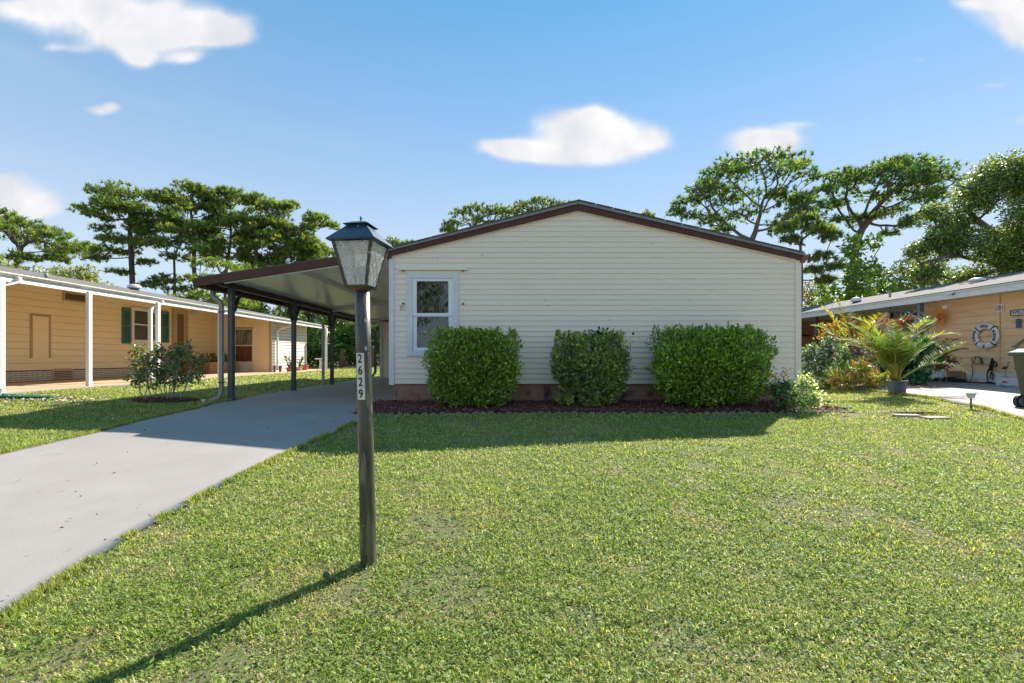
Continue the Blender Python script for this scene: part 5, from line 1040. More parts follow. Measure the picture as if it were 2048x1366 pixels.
# big oak at the right edge
cl = [C(2010, 345, 16.8, 60, 38), C(1960, 385, 16.8, 52, 42), C(2040, 400, 16.8, 60, 50, -1), C(1930, 440, 16.8, 42, 38, .5), C(1990, 460, 16.8, 60, 50, -1.5), C(2060, 480, 16.8, 60, 50), C(1940, 500, 16.8, 44, 36, -.8), C(1900, 490, 16.8, 36, 30), C(2000, 530, 16.8, 56, 36, -1), C(1880, 530, 16.8, 34, 26, .5), C(1850, 550, 16.8, 30, 22), C(1940, 555, 16.8, 44, 26), C(2075, 360, 16.8, 60, 50), C(2060, 560, 16.8, 60, 34),
      C(2120, 430, 16.8, 60, 60), C(1835, 500, 16.8, 24, 18), C(1870, 480, 16.8, 26, 18), C(1915, 405, 16.8, 26, 18, 1)]
broad('large dense oak filling the right edge above the orange house roof', [(2020, 620), (2015, 560), (2005, 500)], 16.8, cl, .32, 1, .10, 3400, (.062, .095, .034), ((1, 1, 1), (.75, .85, 1), (1.5, 1.3, .8), (2.4, 1.9, .9)), shell=.35, gaps=.41)
broad('bright leafy vine covered shrub at the foot of the thick reddish pine trunk', [(1700, 640), (1705, 560)], 27, [C(1665, 600, 27, 36, 26), C(1700, 560, 27, 26, 40, -.6), C(1690, 500, 27, 20, 24, -.6), C(1735, 540, 27, 26, 24), C(1720, 600, 27, 40, 20), C(1765, 580, 27, 34, 22), C(1655, 570, 27, 20, 16), C(1730, 490, 27, 16, 14, -.5)], .12, 2, .26, 330, (.07, .125, .022), V1, gaps=.42)
broad('dark leafy tree between the reddish pine and the oak', [(1800, 620), (1800, 560)], 28, [C(1800, 560, 28, 44, 26), C(1840, 575, 28, 40, 22), C(1770, 590, 28, 44, 18), C(1830, 530, 28, 34, 20), C(1880, 560, 28, 34, 24)], .12, 3, .2, 500, (.045, .075, .022), V1, gaps=.42)
broad('pale thin tree seen past the corner of the cream house', [(1625, 620), (1625, 590)], 34, [C(1620, 575, 34, 26, 22), C(1640, 600, 34, 26, 18), C(1610, 605, 34, 20, 16)], .1, 4, .2, 350, (.09, .10, .035), V1, gaps=.45)
# street trees behind the camera: they are what the front window mirrors
for (tx, ty, sd_, lab) in ((-8.5, -25, 61, 'leafy street tree across the road, mirrored in the window of the cream house'), (-14.5, -29, 62, 'farther street tree across the road, left of the mirrored one')):
    broad(lab, [(HX+tx*F/ty, HY-1.5*F/ty), (HX+tx*F/ty, HY-3.5*F/ty)], ty, [(tx+a, ty+b, c, 1.9, 1.9, 1.4) for (a, b, c) in ((0, 0, 5.2), (1.7, .3, 6), (-1.8, 0, 5.8), (.4, -1, 7.4), (-.9, .8, 7.9), (1.2, .4, 8.3), (0, 0, 9.2))], .2, sd_, .2, 150, (.05, .08, .024), V1, gaps=.38, group='street trees across the road')
# low trees behind the yellow house roof
broad('yellow green low tree behind the far left end of the yellow house', [(30, 580), (30, 560)], 24, [C(-30, 530, 24, 44, 26), C(20, 545, 24, 40, 20), C(60, 548, 24, 40, 18)], .12, 5, .16, 600, (.075, .10, .022), V1, gaps=.38)
broad('yellow green low tree behind the yellow roof left of the tall tiered pine', [(130, 600), (130, 570)], 26, [C(110, 562, 26, 40, 22), C(150, 560, 26, 40, 26), C(190, 580, 26, 36, 20), C(130, 545, 26, 24, 16), C(175, 545, 26, 20, 18)], .12, 6, .15, 600, (.10, .12, .022), V1, gaps=.38)
broad('pale low tree right behind the roof vent of the yellow house', [(330, 640), (330, 620)], 30, [C(235, 600, 30, 34, 14), C(290, 605, 30, 30, 18), C(335, 610, 30, 36, 22), C(375, 620, 30, 34, 24)], .12, 7, .16, 600, (.07, .10, .024), V1, gaps=.38)
for i, (px, py, hw, hh, D, tn, lab) in enumerate((
    (420, 630, 50, 40, 36, (.06, .09, .024), 'mid green leafy tree behind the front carport post'),
    (500, 640, 50, 50, 38, (.05, .08, .024), 'leafy tree showing between the first and second carport posts'),
    (560, 650, 46, 52, 36, (.042, .075, .024), 'dark leafy tree left of the middle carport post'),
    (640, 665, 50, 62, 33, (.035, .075, .022), 'dense dark green tree behind the white shed and garden bench'),
    (700, 660, 46, 66, 36, (.032, .06, .02), 'deep green tree behind the lamp post seen through the carport'),
    (760, 665, 40, 66, 35, (.035, .06, .02), 'dark tree beside the storeroom seen through the carport'),
    (610, 620, 40, 40, 40, (.045, .09, .03), 'blue green tree top under the carport beam'))):
    cl = [C(px+R1.uniform(-.7, .7)*hw, py+R1.uniform(-.7, .75)*hh, D, hw*.5, hh*.38, R1.uniform(-1, 1)) for _ in range(9)]+[C(px, py+hh*.8, D, hw*.9, hh*.4)]
    broad(lab, [(px, 735), (px, py+20)], D, cl, .14, 20+i, .2, 420, tn, V1, gaps=.33)
# saw palmetto fans at the back, beside the dark trees
def fanpalm(px, py, D, s, label, tone=(.05, .12, .02)):
    p = at(px, py, D); b = Vector((p.x, D, g(p.x, D))); t = thing('fan_palm', label, 'palm', tuple(b), 'fan palms at the back of the lawn')
    obj('trunk', MB().tube([tuple(b), tuple(b.lerp(p, .5)+Vector((.05, 0, 0))), tuple(p)], [.16, .13, .12], 8), BARK_P, t, smooth=True); P = []; Dv = []
    for i in range(16):
        a = random.uniform(0, 6.28); e = random.uniform(-.4, 1.2); h = Vector((math.cos(a)*math.cos(e), math.sin(a)*math.cos(e), math.sin(e))); c_ = p+h*s*.5; u = h.cross(Vector((0, 0, 1))).normalized()
        for k in range(14): an = (k/13-.5)*2.6; P.append(tuple(c_)); Dv.append(tuple((h*math.cos(an)+u*math.sin(an)+Vector((0, 0, -.15))).normalized()))
    n = len(P); V, Fc = leaves(np.array(P), np.array(Dv), s*.7, s*.07); npobj('fronds', V, Fc, leafmat('leaf_tree'), t, np.repeat(np.array([tone])*rng.uniform(.6, 1.4, (n, 1)), 4, 0))
fanpalm(684, 688, 31, 1.5, 'bright green fan palm left of the lamp post at the back of the lawn')
fanpalm(745, 690, 31.5, 1.2, 'fan palm beside the dark downspout at the back of the lawn', (.04, .08, .02))
# far wood that closes the horizon
n = 90000; x = rng.uniform(-150, 150, n); y = rng.uniform(75, 88, n); hh = 7.5*(.55+.7*vnoise(x, y*0, .09, 4)); z = .3+hh*rng.random(n)**.7
V, Fc = leaves(np.stack([x, y, z], 1), unit(rdir(n)+np.array([0, -.2, .3])), 1.0, .75); tag(npobj('distant_wood', V, Fc, leafmat('leaf_tree'), None, np.repeat(np.array([[.045, .072, .026]])*rng.uniform(.5, 1.4, (n, 1)), 4, 0)), 'distant wood closing the horizon behind the houses', kind='stuff')

# ---------------------------------------------------------------- hedges and shrubs
def hedge(label, px0, px1, py0, py1, D, seed, N=17000, tone=(.090, .145, .022), pw=3.2, taper=.25, thin=0, sprigs=40, depth=.42, greyness=0):
    r = np.random.default_rng(seed+900); a = at(px0, py1, D); b = at(px1, py0, D); cx = (a.x+b.x)/2; w = (b.x-a.x)/2*.95; gz = g(cx, D)+.05; h = (b.z-gz)*.98; cz = gz+h*.53; hz = h*.5
    t = thing('hedge_shrub', label, 'hedge', (cx, D, gz), 'clipped shrubs in front of the cream house')
    u = unit(r.normal(size=(N, 3))); k_ = (np.abs(u)**pw).sum(1)**(-1/pw); rad = 1-.55*r.random(N)**1.7
    lump = .70+.50*vnoise(u[:, 0]*2.6+seed*3, u[:, 2]*2.6+u[:, 1]*1.9, 1.9, 3); q = u*(k_*rad*lump)[:, None]
    tp = 1-taper*np.clip(-q[:, 2], 0, 1)**1.3; P = np.stack([cx+q[:, 0]*w*tp, D+q[:, 1]*depth*tp, cz+q[:, 2]*hz*1.04], 1); P[:, 2] = np.maximum(P[:, 2], gz+.03)
    Nn = u.copy()
    if thin:
        v = vnoise(P[:, 0]*1.0+seed, P[:, 2], 5, 3); keep = v > thin; P = P[keep]; Nn = Nn[keep]
    n1 = len(P)
    sp = []; sd = []
    for i in range(sprigs):
        x = cx+r.uniform(-.95, .95)*w; y = D+r.uniform(-.7, .7)*depth; z0 = cz+hz*.90; L = r.uniform(.05, .17); dx = r.normal()*.15
        for j in range(16): tt = j/16; sp.append((x+dx*L*tt, y, z0+L*tt)); aa = r.uniform(0, 6.28); sd.append((math.cos(aa)*.7, math.sin(aa)*.7, .8))
    P = np.concatenate([P, np.array(sp)]); Nn = np.concatenate([Nn, np.array(sd)]); n = len(P)
    d = unit(Nn*.45+r.normal(size=(n, 3))*.55+np.array([0, 0, .5])); V, Fc = leaves(P, d, r.uniform(.045, .085, n), r.uniform(.022, .034, n), fold=.12)
    c = 2.5*np.array(tone)*np.array([[1, 1, 1], [1.35, 1.25, 1.0], [.55, .62, .75], [2.3, 1.9, 1.6]])[r.choice(4, n, p=[.34, .27, .27, .12])]*r.uniform(.75, 1.3, (n, 1))*(.75+.5*vnoise(P[:, 0], P[:, 2], 3, 3)[:, None])
    if greyness: 
        gm_ = (vnoise(P[:, 0]+9, P[:, 2], 4, 2) > .5)*greyness; c = c*(1-gm_[:, None])+gm_[:, None]*np.array([[.15, .15, .11]])
    npobj('foliage', V, Fc, leafmat('hedge_leaf', .35, .32, spec=.6), t, np.repeat(c, 4, 0))
    A = P[r.integers(0, n1, 260)]*1.0; st0 = [np.array([cx+dx, D+r.uniform(-.05, .05), gz-.12]) for dx in (0, -w*.3, w*.3)]
    n0, p0 = grow((st0, [-1, 0, 0]), A, .06, .06, 60, r=r); rd, _ = branch_radii(p0, .003, .022, 2); idx = np.where(p0 >= 0)[0]; V, Fc = segs(n0[p0[idx]], n0[idx], rd[p0[idx]], rd[idx], 4); npobj('stems', V, Fc, mat('twig', (.16, .12, .09), (.10, .075, .06), 20, .9), t)
hedge('clipped green shrub left of three, half covering the window', 856, 1042, 668, 806, 7.55, 1, 15000, pw=7, taper=.22)
hedge('sparser middle shrub of three with grey twigs and open top', 1102, 1256, 676, 806, 7.6, 2, 13000, (.105, .150, .040), 4.5, .12, .33, 46, .40, .45)
hedge('largest clipped green shrub, right of three', 1304, 1540, 664, 822, 7.5, 3, 21000, (.090, .150, .022), 5.5, .26, 0, 55, .48)
# round leafed sprig on top of the middle shrub
x, y = at(1200, 668, 7.62).x, 7.62; P = at(1205, 668, 7.62); n = 130
vt_ = thing('vine_plant', 'dark round leafed plant poking out of the top of the middle shrub', 'plant', (P.x, 7.62, P.z-.3)); q = np.stack([P.x+rng.normal(0, .14, n), 7.62+rng.normal(0, .06, n), P.z+rng.normal(-.02, .045, n)], 1)
V, Fc = leaves(q, unit(rdir(n)+np.array([0, -.3, .4])), .06, .055); npobj('leaves', V, Fc, leafmat('hedge_leaf'), vt_, np.repeat(np.array([[.03, .07, .028]])*rng.uniform(.6, 1.4, (n, 1)), 4, 0))
obj('stem', MB().tube([(P.x, 7.62, P.z-.4), (P.x-.02, 7.62, P.z-.1), (P.x+.03, 7.62, P.z)], .006, 5), MATS['twig'], vt_)

def openbush(label, name, cat, base, clumps, N, lf, tone, seed, stems=7, spread=.12, rb=.014, cols=None, mt='hedge_leaf', step=.06, kill=.06, att=14, wd=.5, leafr=.05):
    r = np.random.default_rng(seed+1300); b = Vector(base); t = thing(name, label, cat, base)
    A = np.concatenate([np.array(c[:3])+unit(r.normal(size=(att, 3)))*r.random((att, 1))**.5*np.array(c[3:]) for c in clumps]); st0 = [np.array([b.x+r.normal()*spread, b.y+r.normal()*spread*.6, b.z-.05]) for _ in range(stems)]
    n0, p0 = grow((st0, [-1]+[0]*(stems-1)), A, step, kill, 80, r=r, jit=.2); rd, ch = branch_radii(p0, rb*.18, rb, 1.8); idx = np.where(p0 >= 0)[0]; V, Fc = segs(n0[p0[idx]], n0[idx], rd[p0[idx]], rd[idx], 5); npobj('stems', V, Fc, mat('pale_stem', (.42, .37, .31), (.24, .20, .16), 12, .9), t, smooth=True)
    ends = A; P = ends[r.integers(0, len(ends), N)]+r.normal(size=(N, 3))*leafr; d = unit(r.normal(size=(N, 3))+np.array([0, 0, .5])); V, Fc = leaves(P, d, lf*r.uniform(.7, 1.3, N), lf*wd*r.uniform(.8, 1.2, N), fold=.1)
    cs = 2.0*np.array(cols if cols else [tone])[r.integers(0, len(cols) if cols else 1, N)]*r.uniform(.6, 1.4, (N, 1)); npobj('leaves', V, Fc, leafmat(mt), t, np.repeat(cs, 4, 0)); return t
bx_, by_ = ga(330, 802); bz_ = g(bx_, by_)
def CB(px, py, hw, hh, dy=0): s = by_/F; p = at(px, py, by_); return (p.x, p.y+dy, p.z, hw*s, hw*s*.8, hh*s)
openbush('leggy bush with many thin bare stems and dark leaves left of the carport', 'leggy_bush', 'bush', (bx_, by_, bz_), [CB(272, 705, 14, 16), CB(268, 730, 14, 14, .1), CB(300, 720, 16, 14, -.15), CB(285, 750, 18, 14), CB(330, 712, 14, 16, .15), CB(352, 700, 12, 12, .1), CB(375, 705, 14, 18), CB(370, 730, 18, 14, -.1), CB(395, 728, 14, 12), CB(345, 735, 18, 14, -.1), CB(320, 745, 18, 12, .1), CB(395, 755, 12, 8), CB(275, 762, 16, 8), CB(310, 738, 18, 12), CB(300, 768, 16, 8), CB(372, 758, 16, 8), CB(345, 712, 14, 12), CB(350, 760, 20, 8), CB(312, 722, 14, 12), CB(322, 760, 16, 9), CB(318, 704, 10, 10)], 1900, .075, (.035, .065, .022), 1, 20, .15, .026, [(.07, .12, .04), (.11, .17, .045), (.045, .08, .035), (.16, .12, .06)], att=16)
a_ = np.random.default_rng(4); n = 5000; tt = a_.uniform(0, 6.28, n); rr_ = np.sqrt(a_.random(n)); X_ = bx_+.05+np.cos(tt)*rr_*.58; Y_ = by_+np.sin(tt)*rr_*.33-.05
chips('mulch_ring', np.stack([X_, Y_, G(X_, Y_)+.035+.03*(1-rr_)], 1), 'ring of dark red mulch under the leggy bush', 1.0, .028)
bx2, by2 = ga(1592, 826); bz2 = g(bx2, by2)
def CS(px, py, hw, hh, dy=0): s = by2/F; p = at(px, py, by2); return (p.x, p.y+dy, p.z, hw*s, hw*s*.8, hh*s)
openbush('low shrub with white edged leaves at the right corner of the cream house', 'variegated_shrub', 'shrub', (bx2, by2, bz2), [CS(1600, 800, 20, 16), CS(1618, 785, 14, 14), CS(1590, 785, 14, 14), CS(1610, 768, 10, 12), CS(1632, 800, 10, 12), CS(1600, 815, 18, 8)], 2300, .045, None, 2, 7, .10, .008, [(.50, .52, .40), (.10, .17, .04), (.16, .26, .05), (.60, .60, .50), (.05, .10, .03)], att=22, wd=.65)
openbush('dark green low plant between the largest hedge and the house corner', 'leafy_plant', 'plant', (at(1562, 0, 7.75).x, 7.75, .33), [CS(1562, 800, 14, 16), CS(1575, 812, 12, 10), CS(1552, 785, 12, 12), CS(1575, 775, 10, 14)], 650, .06, None, 3, 5, .08, .007, [(.03, .075, .03), (.045, .11, .03)], att=18)
openbush('thin climbing twig with a few leaves on the house corner', 'climber', 'plant', (at(1575, 0, 8.0).x, 8.02, .4), [CS(1560, 748, 14, 8, .3), CS(1590, 752, 8, 10, .3), CS(1555, 765, 12, 8, .3)], 60, .055, None, 4, 2, .03, .004, [(.03, .05, .03), (.10, .12, .05)], att=8)

# ---------------------------------------------------------------- flower bed by the orange house
def BP(px, py, D): p = at(px, py, D); return p
def CD(px, py, D, hw, hh, dy=0): s = D/F; p = at(px, py, D); return (p.x, p.y+dy, p.z, hw*s, hw*s*.8, hh*s)
n = 5000; P = np.stack([rng.uniform(6.2, 10.2, n), np.zeros(n), np.zeros(n)], 1); P[:, 1] = np.interp(P[:, 0], [6.2, 10.2], [11.2, 10.2])+rng.random(n)*3.6; P[:, 2] = G(P[:, 0], P[:, 1])+.03; chips('flower_bed_mulch', P, 'brown leaf litter under the plants beside the orange house', 1.1, .05)
openbush('tall clump with small blue white flowers beside the cream house corner', 'flowering_plant', 'flowering plant', (at(1625, 0, 11.6).x, 11.6, .38), [CD(1610, 715, 11.6, 12, 16), CD(1630, 705, 11.6, 16, 16), CD(1650, 715, 11.6, 14, 20), CD(1612, 740, 11.6, 14, 14), CD(1640, 735, 11.6, 18, 18), CD(1655, 690, 11.6, 10, 14), CD(1625, 755, 11.6, 20, 12)], 3400, .08, None, 10, 9, .2, .01, [(.05, .11, .04), (.04, .09, .04), (.08, .15, .05), (.42, .46, .52)], att=20, wd=.4)
openbush('plant with mauve and purple leaves in the middle of the flower bed', 'purple_plant', 'flowering plant', (at(1715, 0, 11.3).x, 11.3, .38), [CD(1705, 698, 11.3, 16, 12), CD(1722, 712, 11.3, 16, 16), CD(1700, 728, 11.3, 18, 16), CD(1725, 740, 11.3, 14, 14), CD(1685, 712, 11.3, 12, 14), CD(1712, 755, 11.3, 20, 12), CD(1735, 725, 11.3, 12, 18)], 3000, .10, None, 11, 7, .2, .012, [(.33, .25, .32), (.45, .40, .42), (.18, .09, .12), (.20, .12, .05), (.06, .09, .03)], att=20, wd=.5)
openbush('bushy plant with white edged leaves left of the potted palm', 'variegated_plant', 'plant', (at(1680, 0, 10.9).x, 10.9, .38), [CD(1680, 735, 10.9, 12, 16), CD(1665, 750, 10.9, 12, 14), CD(1700, 755, 10.9, 14, 12), CD(1685, 710, 10.9, 8, 14), CD(1655, 768, 10.9, 12, 8)], 1600, .09, None, 12, 5, .15, .01, [(.40, .42, .36), (.10, .20, .05), (.06, .12, .03)], att=18)
openbush('dark leafy mass behind the potted palm against the porch', 'dark_shrub', 'shrub', (at(1760, 0, 12.6).x, 12.6, .38), [CD(1745, 740, 12.6, 22, 18), CD(1780, 735, 12.6, 24, 20), CD(1815, 745, 12.6, 20, 20), CD(1830, 720, 12.6, 16, 16), CD(1730, 760, 12.6, 16, 10)], 2600, .13, None, 13, 7, .3, .014, [(.025, .06, .03), (.035, .09, .04), (.05, .12, .04)], att=22, wd=.6)
openbush('broad blue green leaved plant on the right side of the flower bed', 'broadleaf_plant', 'plant', (at(1845, 0, 11.4).x, 11.4, .38), [CD(1848, 700, 11.4, 14, 14), CD(1850, 725, 11.4, 14, 16), CD(1840, 750, 11.4, 14, 14), CD(1830, 765, 11.4, 12, 10)], 420, .17, None, 14, 6, .12, .014, [(.035, .09, .065), (.03, .09, .045), (.05, .12, .03)], att=14, wd=.62)
openbush('fern like plant with maroon sprays against the orange wall', 'maroon_plant', 'plant', (at(1880, 0, 11.9).x, 11.9, .4), [CD(1880, 715, 11.9, 20, 8), CD(1895, 725, 11.9, 22, 6), CD(1875, 735, 11.9, 18, 8), CD(1868, 700, 11.9, 10, 10)], 700, .09, None, 15, 5, .08, .01, [(.16, .05, .03), (.10, .03, .03), (.05, .10, .04)], att=18, wd=.35)
openbush('yellow green strappy plants at the front edge of the flower bed', 'strappy_plant', 'plant', (at(1715, 0, 10.4).x, 10.4, .38), [CD(1690, 760, 10.4, 14, 12), CD(1715, 750, 10.4, 14, 14), CD(1738, 762, 10.4, 10, 10), CD(1760, 755, 10.4, 10, 14), CD(1672, 758, 10.4, 12, 14), CD(1725, 735, 10.4, 10, 12)], 900, .20, None, 16, 6, .25, .008, [(.12, .22, .04), (.30, .22, .06), (.16, .10, .04)], att=14, wd=.14)

def frond(P, Dv, Ls, Cc, St, b, az, el, L, droop, lfl, col, n=22, wdt=1.0, r=random):
    pos = Vector(b); d = Vector((math.cos(az)*math.cos(el), math.sin(az)*math.cos(el), math.sin(el))); st = L/n; pts = [tuple(pos)]
    for i in range(n):
        t = i/n; d = (d+Vector((0, 0, -droop*st*(.4+1.6*t)))).normalized(); pos = pos+d*st; pts.append(tuple(pos))
        if t > .28:
            sd = d.cross(Vector((0, 0, 1))).normalized(); up = sd.cross(d)
            f = math.sin(min(1, (t-.28)/.72*.9+.12)*math.pi)**.6
            for s in (-1, 1):
                for k_ in (0, .5):
                    v = (d*r.uniform(.45, .75)+sd*s*.9+up*r.uniform(.1, .5)+Vector((0, 0, -.15))).normalized(); P.append(tuple(pos+d*st*k_)); Dv.append(tuple(v)); Ls.append(lfl*f*r.uniform(.85, 1.1)); Cc.append([c*r.uniform(.75, 1.25) for c in col])
    St.append(pts)
def palm(label, base, z0, fronds, lfl, wid, mt='palm_leaf', name='palm', pot_=None, stemcol=(.35, .30, .06)):
    t = thing(name, label, 'palm', base); P = []; Dv = []; Ls = []; Cc = []; St = []
    for (az, el, L, dr, col) in fronds: frond(P, Dv, Ls, Cc, St, (base[0]+random.uniform(-.05, .05), base[1]+random.uniform(-.05, .05), z0), az, el, L, dr, lfl, col)
    P = np.array(P); Dv = unit(np.array(Dv)); n = len(P); V, Fc = leaves(P, Dv, np.array(Ls), wid, side=np.tile([[0, 0, 1.0]], (n, 1))+rdir(n)*.3); npobj('leaflets', V, Fc, leafmat(mt, .5, .6, spec=.15, tcol=(1.2, 1.1, .5)), t, np.repeat(np.array(Cc), 4, 0))
    mb = MB()
    for s in St: mb.tube(s[::3]+[s[-1]], [max(.012*(1-i/len(s[::3])), .002) for i in range(len(s[::3])+1)], 5)
    obj('stems', mb, mat('palm_stem', stemcol, (.22, .26, .05), 6, .45), t, smooth=True); return t
px_, py_ = ga(1794, 788); pz_ = g(px_, py_)+.022
gr1, gr2, ye = (.075, .17, .03), (.05, .13, .03), (.26, .30, .04)
fr_l = []
for i in range(34):
    az = random.uniform(.3, 5.6); fr_l.append((az, random.uniform(1.05, 1.52), random.uniform(.75, 1.3), random.uniform(.5, 1.1), random.choice([(.15, .27, .04), (.20, .31, .045), gr1, (.28, .36, .05)])))
fr_l += [(math.radians(180), 1.0, 1.45, .8, ye), (math.radians(200), .85, 1.3, 1.0, ye), (math.radians(165), 1.1, 1.5, .9, (.2, .26, .04)), (math.radians(230), 1.0, 1.2, .9, ye), (math.radians(-5), .62, 1.5, .10, (.16, .24, .04)), (math.radians(-20), .8, 1.3, 1.2, gr1), (math.radians(150), 1.2, 1.5, .6, (.2, .26, .04))]
pp = palm('bushy areca palm with yellow stems growing in a blue grey pot', (px_, py_, pz_), pz_+.24, fr_l, .27, .019)
pt = thing('plant_pot', 'large blue grey plastic pot holding the areca palm', 'plant pot', (px_, py_, pz_))
obj('pot', MB().lathe([(.135, 0), (.14, .01), (.165, .22), (.175, .225), (.175, .26), (.16, .26), (.155, .22)], (px_, py_, pz_), 28), mat('pot_blue_grey', (.06, .085, .11), (.08, .10, .12), 5, .5), pt, smooth=False); obj('soil', MB().lathe([(.15, .2), (.155, .235), (.02, .245)], (px_, py_, pz_), 16), M_mulch, pt)
b2 = at(1715, 700, 11.6); palm('yellowing palm with upright split fronds behind the purple plant', (b2.x, 11.6, .38), .9, [(math.radians(100), 1.35, 1.75, .3, (.42, .38, .06)), (math.radians(60), 1.2, 1.6, .5, (.40, .38, .06)), (math.radians(170), 1.1, 1.5, .7, (.32, .34, .06)), (math.radians(130), 1.25, 1.7, .4, (.42, .38, .06)), (math.radians(-90), 1.2, 1.5, .6, (.36, .38, .06)), (math.radians(210), .9, 1.2, 1.0, gr1), (math.radians(20), 1.0, 1.2, .8, (.24, .28, .05)), (math.radians(-60), .8, 1.0, 1.2, gr1)], .34, .026)
b3 = at(1795, 700, 11.9); palm('pale green palm with arching fronds in front of the white framed window', (b3.x, 11.9, .38), .8, [(math.radians(a), e, L, d_, c_) for a, e, L, d_, c_ in ((180, 1.2, 1.6, .9, (.36, .40, .06)), (150, 1.3, 1.7, .8, (.34, .38, .06)), (60, 1.2, 1.6, .7, (.38, .42, .06)), (-90, 1.2, 1.5, .7, (.34, .40, .06)), (200, 1.0, 1.6, .9, (.38, .40, .06)), (-60, 1.1, 1.5, .9, (.30, .38, .06)), (20, 1.1, 1.3, .8, (.22, .28, .05)), (-30, .9, 1.3, .9, gr1), (230, .9, 1.2, 1.0, gr1), (300, 1.0, 1.1, 1.1, gr1), (0, .8, 1.4, .7, gr1))], .32, .026)
b4 = at(1862, 735, 11.6); palm('drooping dark palm frond against the orange wall', (b4.x, 11.6, .4), .75, [(math.radians(5), 1.25, 1.35, 1.5, (.04, .10, .05)), (math.radians(30), 1.3, 1.0, 1.2, (.05, .11, .04)), (math.radians(-30), 1.1, .9, 1.4, (.04, .09, .04))], .28, .024)
# orange hanging basket, pumpkin planter, figure, flag, wreath and framed picture
c = at(1664, 655, 12.3); hb = thing('hanging_basket', 'orange hanging flower basket under the porch roof', 'hanging basket', tuple(c))
obj('basket', MB().lathe([(.04, -.12), (.12, -.06), (.16, 0), (.17, .02), (.14, .02)], tuple(c), 16), mat('orange_basket', (.60, .20, .02), (.5, .15, .02), 12, .5), hb); obj('wire', MB().tube([(c.x-.15, c.y, c.z), (c.x, c.y, c.z+.55), (c.x+.15, c.y, c.z)], .004, 4).tube([tuple(c+Vector((0, 0, .55))), (c.x, c.y, zf0)], .004, 4), M_dark, hb)
n = 420; q = np.array(c)+np.stack([rng.normal(0, .17, n), rng.normal(0, .12, n), rng.uniform(-.28, .12, n)], 1); V, Fc = leaves(q, unit(rdir(n)+np.array([0, 0, -.3])), .08, .045); tag(npobj('flowers', V, Fc, leafmat('hedge_leaf'), hb, np.repeat(np.array([[.62, .25, .02], [.16, .22, .04], [.55, .42, .05], [.10, .16, .03]])[rng.integers(0, 4, n)], 4, 0)), kind='stuff')
c = at(1664, 680, 12.3); wc = thing('wind_chime', 'mauve wind chime hanging under the orange basket', 'wind chime', tuple(c))
for i in range(5): a = i*1.256; obj('tube', MB().tube([(c.x+.05*math.cos(a), c.y+.05*math.sin(a), c.z+.2), (c.x+.05*math.cos(a), c.y+.05*math.sin(a), c.z-.12-.03*i)], .014, 6), mat('chime_mauve', (.20, .16, .30), None, rough=.4), wc)
obj('disc', MB().lathe([(.06, .2), (.06, .215)], tuple(c), 10), MATS['chime_mauve'], wc); obj('tail', MB().obox((c.x+.02, c.y, c.z-.27), .02, .006, .09), M_wht, wc)
def gourd(px, py, D, r, h, label, col):
    c = at(px, py, D); t = thing('ribbed_planter', label, 'planter', tuple(c)); mb = MB(); k_ = 0; prof = [(.35, -.5), (.8, -.42), (1, -.1), (.97, .2), (.75, .42), (.6, .48), (.5, .44)]; n = 40
    for (a, z) in prof:
        for j in range(n): an = 2*math.pi*j/n; rr = r*a*(1+.07*math.cos(an*10)); mb.v.append((c.x+rr*math.cos(an), c.y+rr*math.sin(an), c.z+z*h))
    for i in range(len(prof)-1):
        for j in range(n): mb.f.append((i*n+j, i*n+(j+1) % n, (i+1)*n+(j+1) % n, (i+1)*n+j))
    obj('bowl', mb, mat('orange_ceramic', (.55, .20, .02), (.45, .13, .015), 10, .3, coat=.4), t, smooth=True); return t, c
t, c = gourd(1742, 741, 10.9, .165, .22, 'shiny orange ribbed ceramic planter standing above the flower bed', 0); obj('stand', MB().tube([(c.x, c.y, c.z-.1), (c.x, c.y, .4)], .012, 6), M_dark, t)
c = at(1744, 769, 10.7); cf = thing('carved_block', 'square orange ceramic figure low in the flower bed', 'figure', (c.x, 10.7, .4)); obj('body', MB().box(c.x-.08, c.x+.06, 10.62, 10.78, .41, .58).box(c.x-.05, c.x+.03, 10.60, 10.62, .44, .54).box(c.x-.09, c.x+.07, 10.61, 10.79, .58, .60), MATS['orange_ceramic'], cf, bevel=.01)
c = at(1783, 779, 10.4); dn = thing('ceramic_dish', 'pale curved ceramic dish on the ground left of the palm pot', 'dish', (c.x-.12, 10.4, .4)); obj('dish', MB().lathe([(.03, 0), (.06, .008), (.10, .05), (.11, .06), (.10, .058), (.05, .015)], (c.x-.12, 10.4, .41), 16, 1.2, 1), mat('dish_pale', (.5, .56, .5), None, rough=.3), dn, smooth=True)
